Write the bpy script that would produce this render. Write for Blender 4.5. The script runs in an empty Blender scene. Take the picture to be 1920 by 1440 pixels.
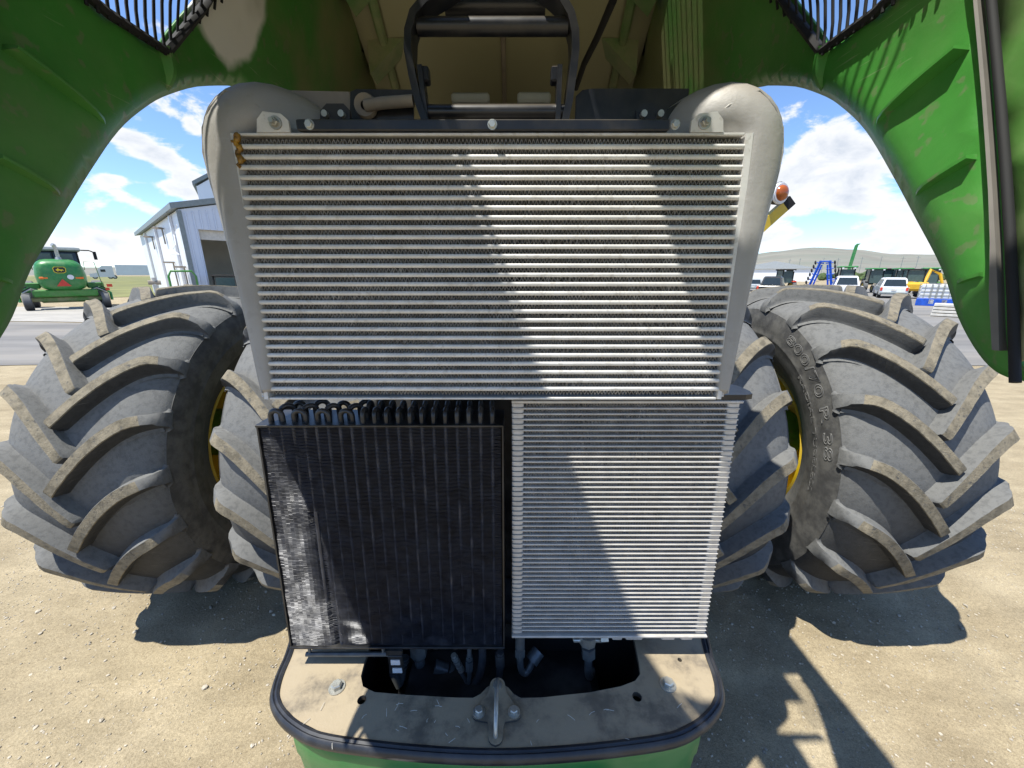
import bpy, math, random
from mathutils import Vector, Matrix
from mathutils.geometry import delaunay_2d_cdt

random.seed(7)
R_ = math.radians
S = bpy.context.scene
COL = S.collection

# ------------------------------------------------------------------ camera
PITCH = R_(15.93)
CAM = Vector((0.04, 0.0, 2.095))
FPX = 721.0
cd = bpy.data.cameras.new('camera')
cd.sensor_width = 36.0
cd.lens = FPX / 1920 * 36.0
cd.clip_start = 0.02
cd.clip_end = 30000
cam = bpy.data.objects.new('camera', cd)
cam.location = CAM
cam.rotation_euler = (R_(90) - PITCH, 0, 0)
COL.objects.link(cam)
S.camera = cam

# ------------------------------------------------------------------ sun, exposure
SUN = Vector((-0.34, -0.20, 1.0)).normalized()      # towards the sun
sl = bpy.data.lights.new('sun', 'SUN')
sl.energy = 4.0
sl.angle = R_(0.53)
sl.color = (1.0, 0.965, 0.875)
so = bpy.data.objects.new('sun', sl)
so.rotation_euler = SUN.to_track_quat('Z', 'Y').to_euler()
so.location = SUN * 50
COL.objects.link(so)
S.view_settings.view_transform = 'Standard'
S.view_settings.look = 'None'
S.view_settings.gamma = 1.0
S.view_settings.use_curve_mapping = False
S.view_settings.exposure = 0.95
S.render.engine = 'CYCLES'
try:
    S.cycles.max_bounces = 8
    S.cycles.diffuse_bounces = 5
except Exception:
    pass

# ------------------------------------------------------------------ world: sky with clouds
W = bpy.data.worlds.new('World')
S.world = W
W.use_nodes = True
nt = W.node_tree
nt.nodes.clear()
N, LK = nt.nodes, nt.links


def nm(op, a, b=None, clamp=False):
    n = N.new('ShaderNodeMath')
    n.operation = op
    n.use_clamp = clamp
    for i, q in enumerate((a, b)):
        if q is None:
            continue
        if isinstance(q, (int, float)):
            n.inputs[i].default_value = q
        else:
            LK.new(q, n.inputs[i])
    return n.outputs[0]


wout = N.new('ShaderNodeOutputWorld')
bgn = N.new('ShaderNodeBackground')
sky = N.new('ShaderNodeTexSky')
sky.sky_type = 'NISHITA'
sky.sun_disc = False
sky.sun_elevation = math.asin(SUN.z)
sky.sun_rotation = math.atan2(SUN.x, SUN.y)
sky.altitude = 1800
sky.air_density = 1.0
sky.dust_density = 0.15
sky.ozone_density = 1.4
bgn.inputs[1].default_value = 0.14
tc = N.new('ShaderNodeTexCoord')
sx = N.new('ShaderNodeSeparateXYZ')
LK.new(tc.outputs['Generated'], sx.inputs[0])
az = nm('ARCTAN2', sx.outputs[0], sx.outputs[1])
el = nm('ARCSINE', sx.outputs[2])
cmb = N.new('ShaderNodeCombineXYZ')
LK.new(az, cmb.inputs[0])
LK.new(nm('MULTIPLY', el, 1.7), cmb.inputs[1])


def wnoise(scale, detail, rough, off=0.0, dist=0.0):
    mp = N.new('ShaderNodeMapping')
    mp.inputs['Location'].default_value = (off, off * .7, off * 1.3)
    LK.new(cmb.outputs[0], mp.inputs[0])
    t = N.new('ShaderNodeTexNoise')
    t.inputs['Scale'].default_value = scale
    t.inputs['Detail'].default_value = detail
    t.inputs['Roughness'].default_value = rough
    t.inputs['Distortion'].default_value = dist
    LK.new(mp.outputs[0], t.inputs['Vector'])
    return t.outputs['Fac']


def blob(a0, e0, sa, se, amp, rot=0.0):
    a0, e0, sa, se = map(math.radians, (a0, e0, sa, se))
    da = nm('SUBTRACT', az, a0)
    de = nm('SUBTRACT', el, e0)
    c, s = math.cos(R_(rot)), math.sin(R_(rot))
    p = nm('ADD', nm('MULTIPLY', da, c), nm('MULTIPLY', de, s))
    q = nm('SUBTRACT', nm('MULTIPLY', de, c), nm('MULTIPLY', da, s))
    p = nm('DIVIDE', p, sa)
    q = nm('DIVIDE', q, se)
    d = nm('ADD', nm('MULTIPLY', p, p), nm('MULTIPLY', q, q))
    return nm('MULTIPLY', nm('POWER', 2.718, nm('MULTIPLY', d, -1.0)), amp)


field = wnoise(9.0, 10, 0.62, 3.1, 0.3)
field = nm('ADD', nm('MULTIPLY', field, 0.75), nm('MULTIPLY', wnoise(3.2, 6, .55, 9.4), 0.45))
# general cover: more cloud towards the horizon, all the way round
hz = nm('MULTIPLY', nm('POWER', 2.718, nm('MULTIPLY', nm('POWER', nm('DIVIDE', nm('MAXIMUM', el, 0.0), 0.085), 2.0), -1.0)), 0.11)
bias = nm('ADD', hz, -0.665)
for b in ((-39.2, 11.5, 4.0, 1.15, .30, -19), (-38.2, 8.9, 2.3, .95, .28, -10), (-41.8, 6.9, 1.9, .8, .20, -30),
          (-43.3, 8.9, 1.1, .45, .22, 0), (-36.0, 14.6, 1.8, .8, .18, -30), (-47, 2.4, 7, 1.8, .20, 0),
          (34.0, 9.5, 4.6, 3.6, .27, 0), (35.6, 13.4, 2.4, 2.2, .27, 0), (39.0, 9.6, 3.6, 2.4, .20, -25), (32, 4.0, 5, 2.4, .12, 0),
          (44, 4.0, 5.0, 2.0, .12, 0), (37.5, 5.6, 4.0, .7, -.16, 0), (-41, 9.8, 6, .5, -.14, -12)):
    bias = nm('ADD', bias, blob(*b))
dens = nm('ADD', field, bias)
mask = N.new('ShaderNodeMapRange')
mask.interpolation_type = 'SMOOTHSTEP'
LK.new(dens, mask.inputs[0])
mask.inputs[1].default_value = 0.0
mask.inputs[2].default_value = 0.10
thick = N.new('ShaderNodeMapRange')
LK.new(dens, thick.inputs[0])
thick.inputs[1].default_value = 0.02
thick.inputs[2].default_value = 0.30
shade = nm('MULTIPLY', thick.outputs[0], nm('ADD', nm('MULTIPLY', wnoise(11, 8, .62, 21.0, .4), 2.2), -0.62), True)
ccol = N.new('ShaderNodeMix')
ccol.data_type = 'RGBA'
LK.new(shade, ccol.inputs[0])
ccol.inputs[6].default_value = (4.1, 4.1, 4.1, 1)
ccol.inputs[7].default_value = (1.7, 2.05, 2.6, 1)
mixc = N.new('ShaderNodeMix')
mixc.data_type = 'RGBA'
LK.new(nm('MULTIPLY', mask.outputs[0], .96), mixc.inputs[0])
tint = N.new('ShaderNodeMix')
tint.data_type = 'RGBA'
tint.blend_type = 'MULTIPLY'
tint.inputs[0].default_value = 1.0
LK.new(sky.outputs[0], tint.inputs[6])
tint.inputs[7].default_value = (.70, .80, .92, 1)
LK.new(tint.outputs[2], mixc.inputs[6])
LK.new(ccol.outputs[2], mixc.inputs[7])
LK.new(mixc.outputs[2], bgn.inputs[0])
LK.new(bgn.outputs[0], wout.inputs[0])

# ------------------------------------------------------------------ measuring helpers (camera survey)
_c, _s = math.cos(PITCH), math.sin(PITCH)


def ray(x, y):
    u, v = (x - 960) / FPX, (y - 720) / FPX
    return Vector((u, _c - v * _s, -_s - v * _c))


def atY(x, y, Y):
    r = ray(x, y)
    return CAM + r * (Y / r.y)


def atZ(x, y, Z):
    r = ray(x, y)
    return CAM + r * ((Z - CAM.z) / r.z)


def atX(x, y, X):
    r = ray(x, y)
    return CAM + r * ((X - CAM.x) / r.x)


# ------------------------------------------------------------------ materials
MATS = {}


def mat(name, col, rough=.55, metal=0.0, var=.18, vs=6.0, dust=None, bump=0.0, bs=40.0, up=None, spec=.5,
        spots=None, obj=False, stretch=None, scratch=None):
    """var: brightness variation; dust=(colour, amount, scale); up=(colour, amount): dust lying on faces that look up"""
    m = bpy.data.materials.new(name)
    m.use_nodes = True
    t = m.node_tree
    n, l = t.nodes, t.links
    b = n['Principled BSDF']
    b.inputs['Roughness'].default_value = rough
    b.inputs['Metallic'].default_value = metal
    b.inputs['Specular IOR Level'].default_value = spec
    geo = n.new('ShaderNodeNewGeometry')
    if obj:
        tcn = n.new('ShaderNodeTexCoord')
        pos = tcn.outputs['Object']
    else:
        pos = geo.outputs['Position']
    if stretch:
        mp = n.new('ShaderNodeMapping')
        mp.inputs['Scale'].default_value = stretch
        l.new(pos, mp.inputs[0])
        pos = mp.outputs[0]

    def noise(scale, detail=5, rough=.6):
        q = n.new('ShaderNodeTexNoise')
        q.inputs['Scale'].default_value = scale
        q.inputs['Detail'].default_value = detail
        q.inputs['Roughness'].default_value = rough
        l.new(pos, q.inputs['Vector'])
        return q.outputs['Fac']

    def rng(sock, a, bb, c=0.0, d=1.0):
        q = n.new('ShaderNodeMapRange')
        q.interpolation_type = 'SMOOTHSTEP'
        l.new(sock, q.inputs[0])
        for i, v in enumerate((a, bb, c, d)):
            q.inputs[i + 1].default_value = v
        return q.outputs[0]

    def mul(a, bsock):
        q = n.new('ShaderNodeMath')
        q.operation = 'MULTIPLY'
        l.new(a, q.inputs[0])
        if isinstance(bsock, (int, float)):
            q.inputs[1].default_value = bsock
        else:
            l.new(bsock, q.inputs[1])
        return q.outputs[0]

    def mixcol(f, a, bcol):
        q = n.new('ShaderNodeMix')
        q.data_type = 'RGBA'
        l.new(f, q.inputs[0])
        for i, v in ((6, a), (7, bcol)):
            if isinstance(v, tuple):
                q.inputs[i].default_value = (*v[:3], 1)
            else:
                l.new(v, q.inputs[i])
        return q.outputs[2]
    lo = tuple(max(0, c * (1 - var)) for c in col)
    hi = tuple(c * (1 + var) for c in col)
    cur = mixcol(rng(noise(vs), .3, .7), lo, hi)
    rsock = None
    if spots:
        cur = mixcol(mul(rng(noise(spots[2], 3, .5), .60, .66), spots[1]), cur, spots[0])
    if scratch:
        for k_, rot_ in enumerate(((.4, .2, .3), (1.3, .9, -.5))):
            mp2 = n.new('ShaderNodeMapping')
            mp2.inputs['Rotation'].default_value = rot_
            mp2.inputs['Scale'].default_value = (1.2, 1.2, 34)
            l.new(geo.outputs['Position'], mp2.inputs[0])
            q2 = n.new('ShaderNodeTexNoise')
            q2.inputs['Scale'].default_value = 5.0
            q2.inputs['Detail'].default_value = 3
            q2.inputs['Roughness'].default_value = .6
            l.new(mp2.outputs[0], q2.inputs['Vector'])
            cur = mixcol(mul(mul(rng(q2.outputs['Fac'], .655, .69), rng(noise(3.5, 3), .50, .62)), scratch[1]), cur, scratch[0])
    if dust:
        f = mul(rng(noise(dust[2], 8, .65), .38, .68), dust[1])
        cur = mixcol(f, cur, dust[0])
        rsock = f
    if up:
        sn = n.new('ShaderNodeSeparateXYZ')
        l.new(geo.outputs['Normal'], sn.inputs[0])
        u0, u1 = (up[2], up[3]) if len(up) > 2 else (.25, .9)
        f = mul(mul(rng(sn.outputs[2], u0, u1), rng(noise(9 if len(up) < 5 else 38, 8, .65), .34, .56, .35 if len(up) < 5 else up[4], 1)), up[1])
        cur = mixcol(f, cur, up[0])
        rsock = f if rsock is None else rsock
    l.new(cur, b.inputs['Base Color'])
    if rsock is not None:
        l.new(rng(rsock, 0, 1, rough, max(rough, .85)), b.inputs['Roughness'])
    if bump:
        bn = n.new('ShaderNodeBump')
        bn.inputs['Strength'].default_value = bump
        bn.inputs['Distance'].default_value = .01
        l.new(noise(bs, 6, .65), bn.inputs['Height'])
        l.new(bn.outputs[0], b.inputs['Normal'])
    MATS[name] = m
    return m


DUST = (.33, .26, .175)
M = MATS
mat('green', (.048, .215, .034), .40, var=.10, dust=((.21, .24, .12), .30, 2.2), bump=.08, bs=45, spec=.35, scratch=((.34, .38, .24), .40),
    spots=((.16, .16, .10), .45, 28))
mat('green_deep', (.07, .20, .035), .5, var=.15, dust=((.34, .31, .19), .92, 1.6), bump=.05, bs=60)
mat('green_bright', (.022, .19, .045), .38, var=.1, dust=((.2, .2, .12), .25, 3))
mat('rubber', (.030, .031, .033), .74, var=.2, vs=34, bump=.25, bs=140, spec=.4, up=((.150, .150, .145), .97, -.45, .30, .68),
    scratch=((.20, .20, .19), .5))
mat('rubber_tread', (.165, .145, .108), .9, var=.30, vs=30, dust=((.262, .225, .162), .75, 22), bump=.5, bs=120, spec=.2,
    spots=((.07, .07, .07), .75, 45))
mat('sidewall', (.070, .069, .067), .7, var=.2, vs=18, dust=((.15, .145, .13), .65, 9), bump=.15, bs=90, spec=.4)
mat('letter', (.115, .113, .108), .7, var=.2)
mat('yellow', (.62, .42, .012), .38, var=.12, dust=((.35, .27, .12), .35, 8))
mat('alu', (.60, .59, .57), .55, .10, var=.10, vs=25, spots=((.30, .27, .22), .35, 70), dust=((.50, .485, .455), .35, 7), bump=.04, bs=200)
mat('alu_tank', (.32, .31, .295), .55, .12, var=.08, vs=7, dust=((.31, .285, .245), .45, 4), bump=.12, bs=70, spots=((.22, .21, .19), .22, 30), scratch=((.52, .52, .51), .35),
    up=((.32, .26, .18), .6))
mat('alu_weld', (.50, .50, .50), .45, .5, var=.25, vs=60, bump=.5, bs=90)
mat('fin', (.29, .27, .24), .6, .30, var=.3, vs=40, dust=((.17, .145, .115), .6, 14))
mat('cooler_alu', (.50, .475, .435), .5, .12, var=.12, vs=30, dust=((.4, .36, .3), .25, 9))
mat('dark', (.006, .006, .007), .8, var=.2)
mat('navy', (.0085, .010, .015), .34, var=.25, vs=8, dust=((.10, .085, .065), .22, 10), up=((.12, .10, .075), .5))
mat('black_paint', (.012, .0125, .014), .33, var=.3, vs=12, dust=((.10, .09, .075), .28, 12))
mat('cond_fin', (.022, .024, .033), .33, .25, var=.35, vs=50, dust=((.085, .087, .095), .30, 26))
mat('cond_tube', (.034, .038, .050), .25, var=.3, vs=30)
mat('plate', (.040, .038, .038), .60, var=.35, vs=7, dust=(DUST, .55, 4.5), up=((.35, .285, .19), .92), bump=.12, bs=50)
mat('trim', (.016, .018, .024), .42, var=.3, vs=8, dust=((.10, .10, .10), .25, 12))
mat('zinc', (.46, .47, .44), .38, .7, var=.18, vs=30, dust=(DUST, .3, 20))
mat('steel_hose', (.10, .115, .125), .36, .3, var=.25, vs=30, dust=((.16, .15, .13), .4, 16))
mat('hose', (.022, .026, .034), .55, var=.25, dust=((.12, .11, .10), .35, 20))
mat('sealant', (.36, .19, .015), .3, var=.55, vs=45, dust=((.06, .03, .015), .7, 40))
mat('tan_bracket', (.26, .225, .185), .7, var=.2, dust=((.34, .27, .19), .5, 8))
mat('flange', (.13, .12, .105), .7, var=.2)
mat('paper', (.62, .62, .62), .7, var=.06)
mat('white_grey', (.35, .38, .40), .6, var=.1)
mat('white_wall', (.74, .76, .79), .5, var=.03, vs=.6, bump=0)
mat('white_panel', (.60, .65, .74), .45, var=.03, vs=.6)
mat('trim_grey', (.20, .23, .23), .5, var=.1)
mat('interior_pale', (.50, .47, .40), .8, var=.1, vs=.5)  # one even pale tone for the workshop floor and back wall
mat('white_paint', (.70, .70, .71), .3, var=.05)
mat('glass', (.025, .035, .04), .08, var=.1)
mat('glass_tint', (.06, .10, .10), .1, var=.1)
mat('red', (.62, .05, .018), .4, var=.08)
mat('orange', (.75, .16, .015), .35, var=.1)
mat('amber', (.36, .085, .012), .18, var=.15)
mat('blue', (.012, .075, .42), .4, var=.2)
mat('machine_yellow', (.62, .36, .02), .4, var=.1)
mat('concrete', (.33, .31, .275), .85, var=.12, vs=.8, bump=.1)
mat('asphalt', (.165, .158, .148), .9, var=.22, vs=.5, dust=((.27, .245, .21), .6, .35), stretch=(.25, 1.6, 1))
mat('grass_field', (.17, .165, .055), .95, var=.35, vs=.12, dust=((.13, .15, .045), .6, .4))
mat('shrub', (.055, .085, .025), .9, var=.4, vs=1.5)
mat('pale', (.55, .52, .46), .6, var=.1)
mat('logo_yellow', (.80, .58, .02), .4, var=.02)
mat('logo_black', (.01, .015, .012), .4, var=.02)


def patch_mat(base, name, centre, radius, col):
    m = MATS[base].copy()
    m.name = name
    n, l = m.node_tree.nodes, m.node_tree.links
    b = n['Principled BSDF']
    src = b.inputs['Base Color'].links[0].from_socket
    geo = n.new('ShaderNodeNewGeometry')
    d = n.new('ShaderNodeVectorMath')
    d.operation = 'DISTANCE'
    l.new(geo.outputs['Position'], d.inputs[0])
    d.inputs[1].default_value = centre
    q = n.new('ShaderNodeTexNoise')
    q.inputs['Scale'].default_value = 4.0
    q.inputs['Detail'].default_value = 4
    l.new(geo.outputs['Position'], q.inputs['Vector'])
    a = n.new('ShaderNodeMath')
    a.operation = 'MULTIPLY_ADD'
    l.new(q.outputs['Fac'], a.inputs[0])
    a.inputs[1].default_value = radius * 1.3
    l.new(d.outputs['Value'], a.inputs[2])
    r = n.new('ShaderNodeMapRange')
    r.interpolation_type = 'SMOOTHSTEP'
    l.new(a.outputs[0], r.inputs[0])
    r.inputs[1].default_value = radius * (1.75 if radius < .5 else 1.95)
    r.inputs[2].default_value = radius * (1.55 if radius < .5 else 1.35)
    x = n.new('ShaderNodeMix')
    x.data_type = 'RGBA'
    l.new(r.outputs[0], x.inputs[0])
    l.new(src, x.inputs[6])
    x.inputs[7].default_value = (*col, 1)
    l.new(x.outputs[2], b.inputs['Base Color'])
    MATS[name] = m


def ground_mat():
    m = bpy.data.materials.new('dirt')
    m.use_nodes = True
    t = m.node_tree
    n, l = t.nodes, t.links
    b = n['Principled BSDF']
    b.inputs['Roughness'].default_value = .95
    b.inputs['Specular IOR Level'].default_value = .15
    geo = n.new('ShaderNodeNewGeometry')

    def noise(s, d=6, r=.6, st=None):
        q = n.new('ShaderNodeTexNoise')
        q.inputs['Scale'].default_value = s
        q.inputs['Detail'].default_value = d
        q.inputs['Roughness'].default_value = r
        if st:
            mp = n.new('ShaderNodeMapping')
            mp.inputs['Scale'].default_value = st
            mp.inputs['Rotation'].default_value = (0, 0, .35)
            l.new(geo.outputs['Position'], mp.inputs[0])
            l.new(mp.outputs[0], q.inputs['Vector'])
        else:
            l.new(geo.outputs['Position'], q.inputs['Vector'])
        return q.outputs['Fac']

    def ramp(s, stops):
        q = n.new('ShaderNodeValToRGB')
        e = q.color_ramp.elements
        while len(e) < len(stops):
            e.new(.5)
        for k, (p, c) in zip(e, stops):
            k.position = p
            k.color = (*c, 1)
        l.new(s, q.inputs[0])
        return q.outputs[0]

    def mix(f, a, bb, mode='MIX'):
        q = n.new('ShaderNodeMix')
        q.data_type = 'RGBA'
        q.blend_type = mode
        if isinstance(f, float):
            q.inputs[0].default_value = f
        else:
            l.new(f, q.inputs[0])
        l.new(a, q.inputs[6])
        l.new(bb, q.inputs[7])
        return q.outputs[2]
    c1 = ramp(noise(1.3, 8, .65), ((.3, (.268, .222, .145)), (.55, (.345, .292, .196)), (.75, (.395, .338, .235))))
    c2 = ramp(noise(70, 6, .7), ((.32, (.72, .70, .67)), (.5, (.98, .98, .98)), (.68, (1.2, 1.18, 1.15))))
    c = mix(.8, c1, c2, 'MULTIPLY')
    c3 = ramp(noise(2.6, 7, .65, (.8, 2.2, 1)), ((.36, (.80, .78, .76)), (.62, (1.08, 1.06, 1.04))))
    c = mix(.8, c, c3, 'MULTIPLY')
    c4 = ramp(noise(210, 3, .6), ((.36, (.75, .73, .71)), (.5, (1.0, 1.0, 1.0)), (.64, (1.22, 1.2, 1.18))))
    c = mix(.8, c, c4, 'MULTIPLY')
    l.new(c, b.inputs['Base Color'])
    bn = n.new('ShaderNodeBump')
    bn.inputs['Strength'].default_value = .7
    bn.inputs['Distance'].default_value = .008
    l.new(noise(90, 9, .75), bn.inputs['Height'])
    l.new(bn.outputs[0], b.inputs['Normal'])
    MATS['dirt'] = m


ground_mat()
mat('stone', (.38, .335, .265), .9, var=.35, vs=18, bump=.2, bs=200)
mat('hill', (.205, .192, .155), .95, var=.20, vs=.006, dust=((.145, .160, .125), .75, .0030))
mat('snow', (.8, .8, .8), .8, var=.02)


# ------------------------------------------------------------------ mesh helpers
class MB:
    def __init__(s):
        s.v, s.f, s.m = [], [], []

    def add(s, vs, fs, mi=0):
        o = len(s.v)
        s.v += [tuple(v) for v in vs]
        s.f += [tuple(i + o for i in f) for f in fs]
        s.m += [mi] * len(fs)
        return s

    def box(s, c, d, rot=None, mi=0, bev=0.0):
        x, y, z = d[0] / 2, d[1] / 2, d[2] / 2
        if bev:
            b = min(bev, x * .9, y * .9, z * .9)
            vs, fs = [], []
            # chamfered box: 24 verts
            idx = {}
            for sx_ in (-1, 1):
                for sy_ in (-1, 1):
                    for sz_ in (-1, 1):
                        for ax in range(3):
                            p = [sx_ * (x - b), sy_ * (y - b), sz_ * (z - b)]
                            p[ax] += (sx_, sy_, sz_)[ax] * b
                            idx[(sx_, sy_, sz_, ax)] = len(vs)
                            vs.append(Vector(p))
            for ax in range(3):
                o1, o2 = [i for i in range(3) if i != ax]
                for sg in (-1, 1):
                    q = []
                    for a, bb in ((-1, -1), (1, -1), (1, 1), (-1, 1)):
                        k = [0, 0, 0]
                        k[ax], k[o1], k[o2] = sg, a, bb
                        q.append(idx[(*k, ax)])
                    fs.append(q)
            for ax in range(3):      # edges along axis ax
                o1, o2 = [i for i in range(3) if i != ax]
                for a in (-1, 1):
                    for bb in (-1, 1):
                        q = []
                        for sg, wh in ((-1, o1), (1, o1), (1, o2), (-1, o2)):
                            k = [0, 0, 0]
                            k[ax], k[o1], k[o2] = sg, a, bb
                            q.append(idx[(*k, wh)])
                        fs.append(q)
            for a in (-1, 1):
                for bb in (-1, 1):
                    for cc in (-1, 1):
                        fs.append([idx[(a, bb, cc, i)] for i in range(3)])
        else:
            vs = [Vector((sx_ * x, sy_ * y, sz_ * z)) for sx_ in (-1, 1) for sy_ in (-1, 1) for sz_ in (-1, 1)]
            fs = [(0, 1, 3, 2), (4, 6, 7, 5), (0, 4, 5, 1), (2, 3, 7, 6), (0, 2, 6, 4), (1, 5, 7, 3)]
        if rot is not None:
            vs = [rot @ v for v in vs]
        c = Vector(c)
        return s.add([v + c for v in vs], fs, mi)

    def tube(s, path, r, n=10, caps=True, mi=0, closed=False, b=None, exp=None, up=None):
        """sweep of an ellipse r x b (r,b may be lists) along path"""
        P = [Vector(p) for p in path]
        k = len(P)
        rr = r if isinstance(r, (list, tuple)) else [r] * k
        bb = rr if b is None else (b if isinstance(b, (list, tuple)) else [b] * k)
        ref = Vector(up) if up else Vector((0, 0, 1))
        vs, fs = [], []
        prev = None
        for i in range(k):
            if closed:
                t = P[(i + 1) % k] - P[i - 1]
            else:
                t = P[min(i + 1, k - 1)] - P[max(i - 1, 0)]
            t.normalize()
            if prev is None:
                a = ref.cross(t)
                if a.length < .05:
                    a = Vector((1, 0, 0)).cross(t)
                    if a.length < .05:
                        a = Vector((0, 1, 0)).cross(t)
            else:
                a = prev - t * prev.dot(t)
            a.normalize()
            prev = a
            c = t.cross(a)
            for j in range(n):
                w = 2 * math.pi * j / n
                ca, sa = math.cos(w), math.sin(w)
                if exp:
                    ca = math.copysign(abs(ca) ** (2 / exp), ca)
                    sa = math.copysign(abs(sa) ** (2 / exp), sa)
                vs.append(P[i] + a * ca * rr[i] + c * sa * bb[i])
        for i in range(k if closed else k - 1):
            for j in range(n):
                q = ((i + 1) % k) * n
                fs.append((i * n + j, i * n + (j + 1) % n, q + (j + 1) % n, q + j))
        if caps and not closed:
            fs.append(tuple(range(n - 1, -1, -1)))
            fs.append(tuple((k - 1) * n + j for j in range(n)))
        return s.add(vs, fs, mi)

    def cyl(s, a, b, r, n=12, mi=0, r2=None):
        return s.tube([a, b], [r, r if r2 is None else r2], n, mi=mi)

    def prism(s, poly, vec, mi=0):
        """planar polygon (3D points) extruded by vec"""
        P = [Vector(p) for p in poly]
        v = Vector(vec)
        n = len(P)
        fs = [tuple(range(n - 1, -1, -1)), tuple(range(n, 2 * n))]
        fs += [(i, (i + 1) % n, n + (i + 1) % n, n + i) for i in range(n)]
        return s.add(P + [p + v for p in P], fs, mi)

    def loft(s, secs, caps=True, mi=0, closed=True):
        n = len(secs[0])
        vs = [p for q in secs for p in q]
        fs = []
        for i in range(len(secs) - 1):
            for j in range(n if closed else n - 1):
                fs.append((i * n + j, i * n + (j + 1) % n, (i + 1) * n + (j + 1) % n, (i + 1) * n + j))
        if caps and closed:
            fs.append(tuple(range(n - 1, -1, -1)))
            fs.append(tuple((len(secs) - 1) * n + j for j in range(n)))
        return s.add(vs, fs, mi)

    def lathe(s, prof, n=32, c=(0, 0, 0), axis='X', mi=0, a0=0, a1=2 * math.pi):
        full = abs(a1 - a0 - 2 * math.pi) < 1e-6
        k = n if full else n + 1
        c = Vector(c)
        vs = []
        for i in range(k):
            w = a0 + (a1 - a0) * i / n
            for (x, r) in prof:
                if axis == 'X':
                    p = Vector((x, -r * math.cos(w), r * math.sin(w)))
                elif axis == 'Z':
                    p = Vector((r * math.cos(w), r * math.sin(w), x))
                else:
                    p = Vector((r * math.cos(w), x, r * math.sin(w)))
                vs.append(c + p)
        q = len(prof)
        fs = []
        for i in range(n):
            for j in range(q - 1):
                i2 = (i + 1) % k
                fs.append((i * q + j, i * q + j + 1, i2 * q + j + 1, i2 * q + j))
        return s.add(vs, fs, mi)

    def mesh(s, name, mats, smooth=35):
        me = bpy.data.meshes.new(name)
        me.from_pydata(s.v, [], s.f)
        for m in (mats if isinstance(mats, (list, tuple)) else [mats]):
            me.materials.append(MATS[m])
        me.polygons.foreach_set('material_index', s.m)
        me.update()
        import bmesh
        bm = bmesh.new()
        bm.from_mesh(me)
        bmesh.ops.recalc_face_normals(bm, faces=bm.faces)
        bm.to_mesh(me)
        bm.free()
        if smooth:
            me.shade_smooth()
            me.set_sharp_from_angle(angle=R_(smooth))
        return me

    def build(s, name, mats, parent=None, smooth=35, loc=None):
        return link(name, s.mesh(name, mats, smooth), parent, loc)


def link(name, me, parent=None, loc=None, rot=None):
    o = bpy.data.objects.new(name, me)
    COL.objects.link(o)
    if parent is not None:
        o.parent = parent
    if loc is not None:
        o.location = loc
    if rot is not None:
        o.rotation_euler = rot
    return o


def thing(name, label, cat, loc=(0, 0, 0), rz=0.0, group=None):
    o = link(name, None, None, loc, (0, 0, rz))
    o['label'], o['category'] = label, cat
    if group:
        o['group'] = group
    return o


def tag(o, label, cat, group=None):
    o['label'], o['category'] = label, cat
    if group:
        o['group'] = group
    return o


def struct(o, kind='structure', label=None):
    o['kind'] = kind
    if label:
        o['label'] = label
    return o


def cdt(outline, holes=(), step=.05, extra=(), margin=.35):
    """2D polygon with holes -> triangulation with interior grid points. returns pts, tris"""
    def inside(p, poly):
        r = False
        n = len(poly)
        for i in range(n):
            (x1, y1), (x2, y2) = poly[i], poly[i - 1]
            if (y1 > p[1]) != (y2 > p[1]) and p[0] < (x2 - x1) * (p[1] - y1) / (y2 - y1) + x1:
                r = not r
        return r

    def dist(p, poly):
        d = 1e9
        n = len(poly)
        for i in range(n):
            a, b = Vector(poly[i]), Vector(poly[i - 1])
            ab = b - a
            t = max(0, min(1, (Vector(p) - a).dot(ab) / max(ab.length_squared, 1e-12)))
            d = min(d, (a + ab * t - Vector(p)).length)
        return d
    pts, edges = [], []
    for poly in [outline] + list(holes):
        o = len(pts)
        n = len(poly)
        dense = []
        for i in range(n):
            a, b = Vector(poly[i]), Vector(poly[(i + 1) % n])
            k = max(1, int((b - a).length / step))
            dense += [a + (b - a) * (j / k) for j in range(k)]
        pts += dense
        edges += [(o + i, o + (i + 1) % len(dense)) for i in range(len(dense))]
    xs = [p[0] for p in outline]
    ys = [p[1] for p in outline]
    x = min(xs)
    row = 0
    while x <= max(xs):
        y = min(ys) + (step * .5 if row % 2 else 0)
        while y <= max(ys):
            p = (x, y)
            if inside(p, outline) and dist(p, outline) > step * margin and all((not inside(p, h)) and dist(p, h) > step * margin for h in holes):
                pts.append(Vector(p))
            y += step
        x += step
        row += 1
    for e in extra:
        if inside(e, outline) and dist(e, outline) > .004:
            pts.append(Vector(e))
    V, E2, F, *_ = delaunay_2d_cdt([Vector(p) for p in pts], edges, [], 0, 1e-5)
    tris = []
    for f in F:
        c = sum((Vector(V[i]) for i in f), Vector((0, 0))) / len(f)
        if inside(c, outline) and not any(inside(c, h) for h in holes):
            tris.append(tuple(f))
    return V, tris


def solid(o, t, off=0):
    md = o.modifiers.new('thickness', 'SOLIDIFY')
    md.thickness = t
    md.offset = off
    return o


def arc2(c, r, a0, a1, n):
    return [(c[0] + r * math.cos(R_(a0 + (a1 - a0) * i / n)), c[1] + r * math.sin(R_(a0 + (a1 - a0) * i / n))) for i in range(n + 1)]


def hexbolt(mb, c, axis, r=.012, h=.009, washer=True, mi=0):
    c, a = Vector(c), Vector(axis).normalized()
    if washer:
        mb.tube([c, c + a * .003], r * 1.5, 16, mi=mi)
        c = c + a * .003
    mb.tube([c, c + a * h * .8, c + a * h], [r, r, r * .82], 6, mi=mi)
    return mb

# ================================================================== THE SETTING
from mathutils import noise as mn


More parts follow.
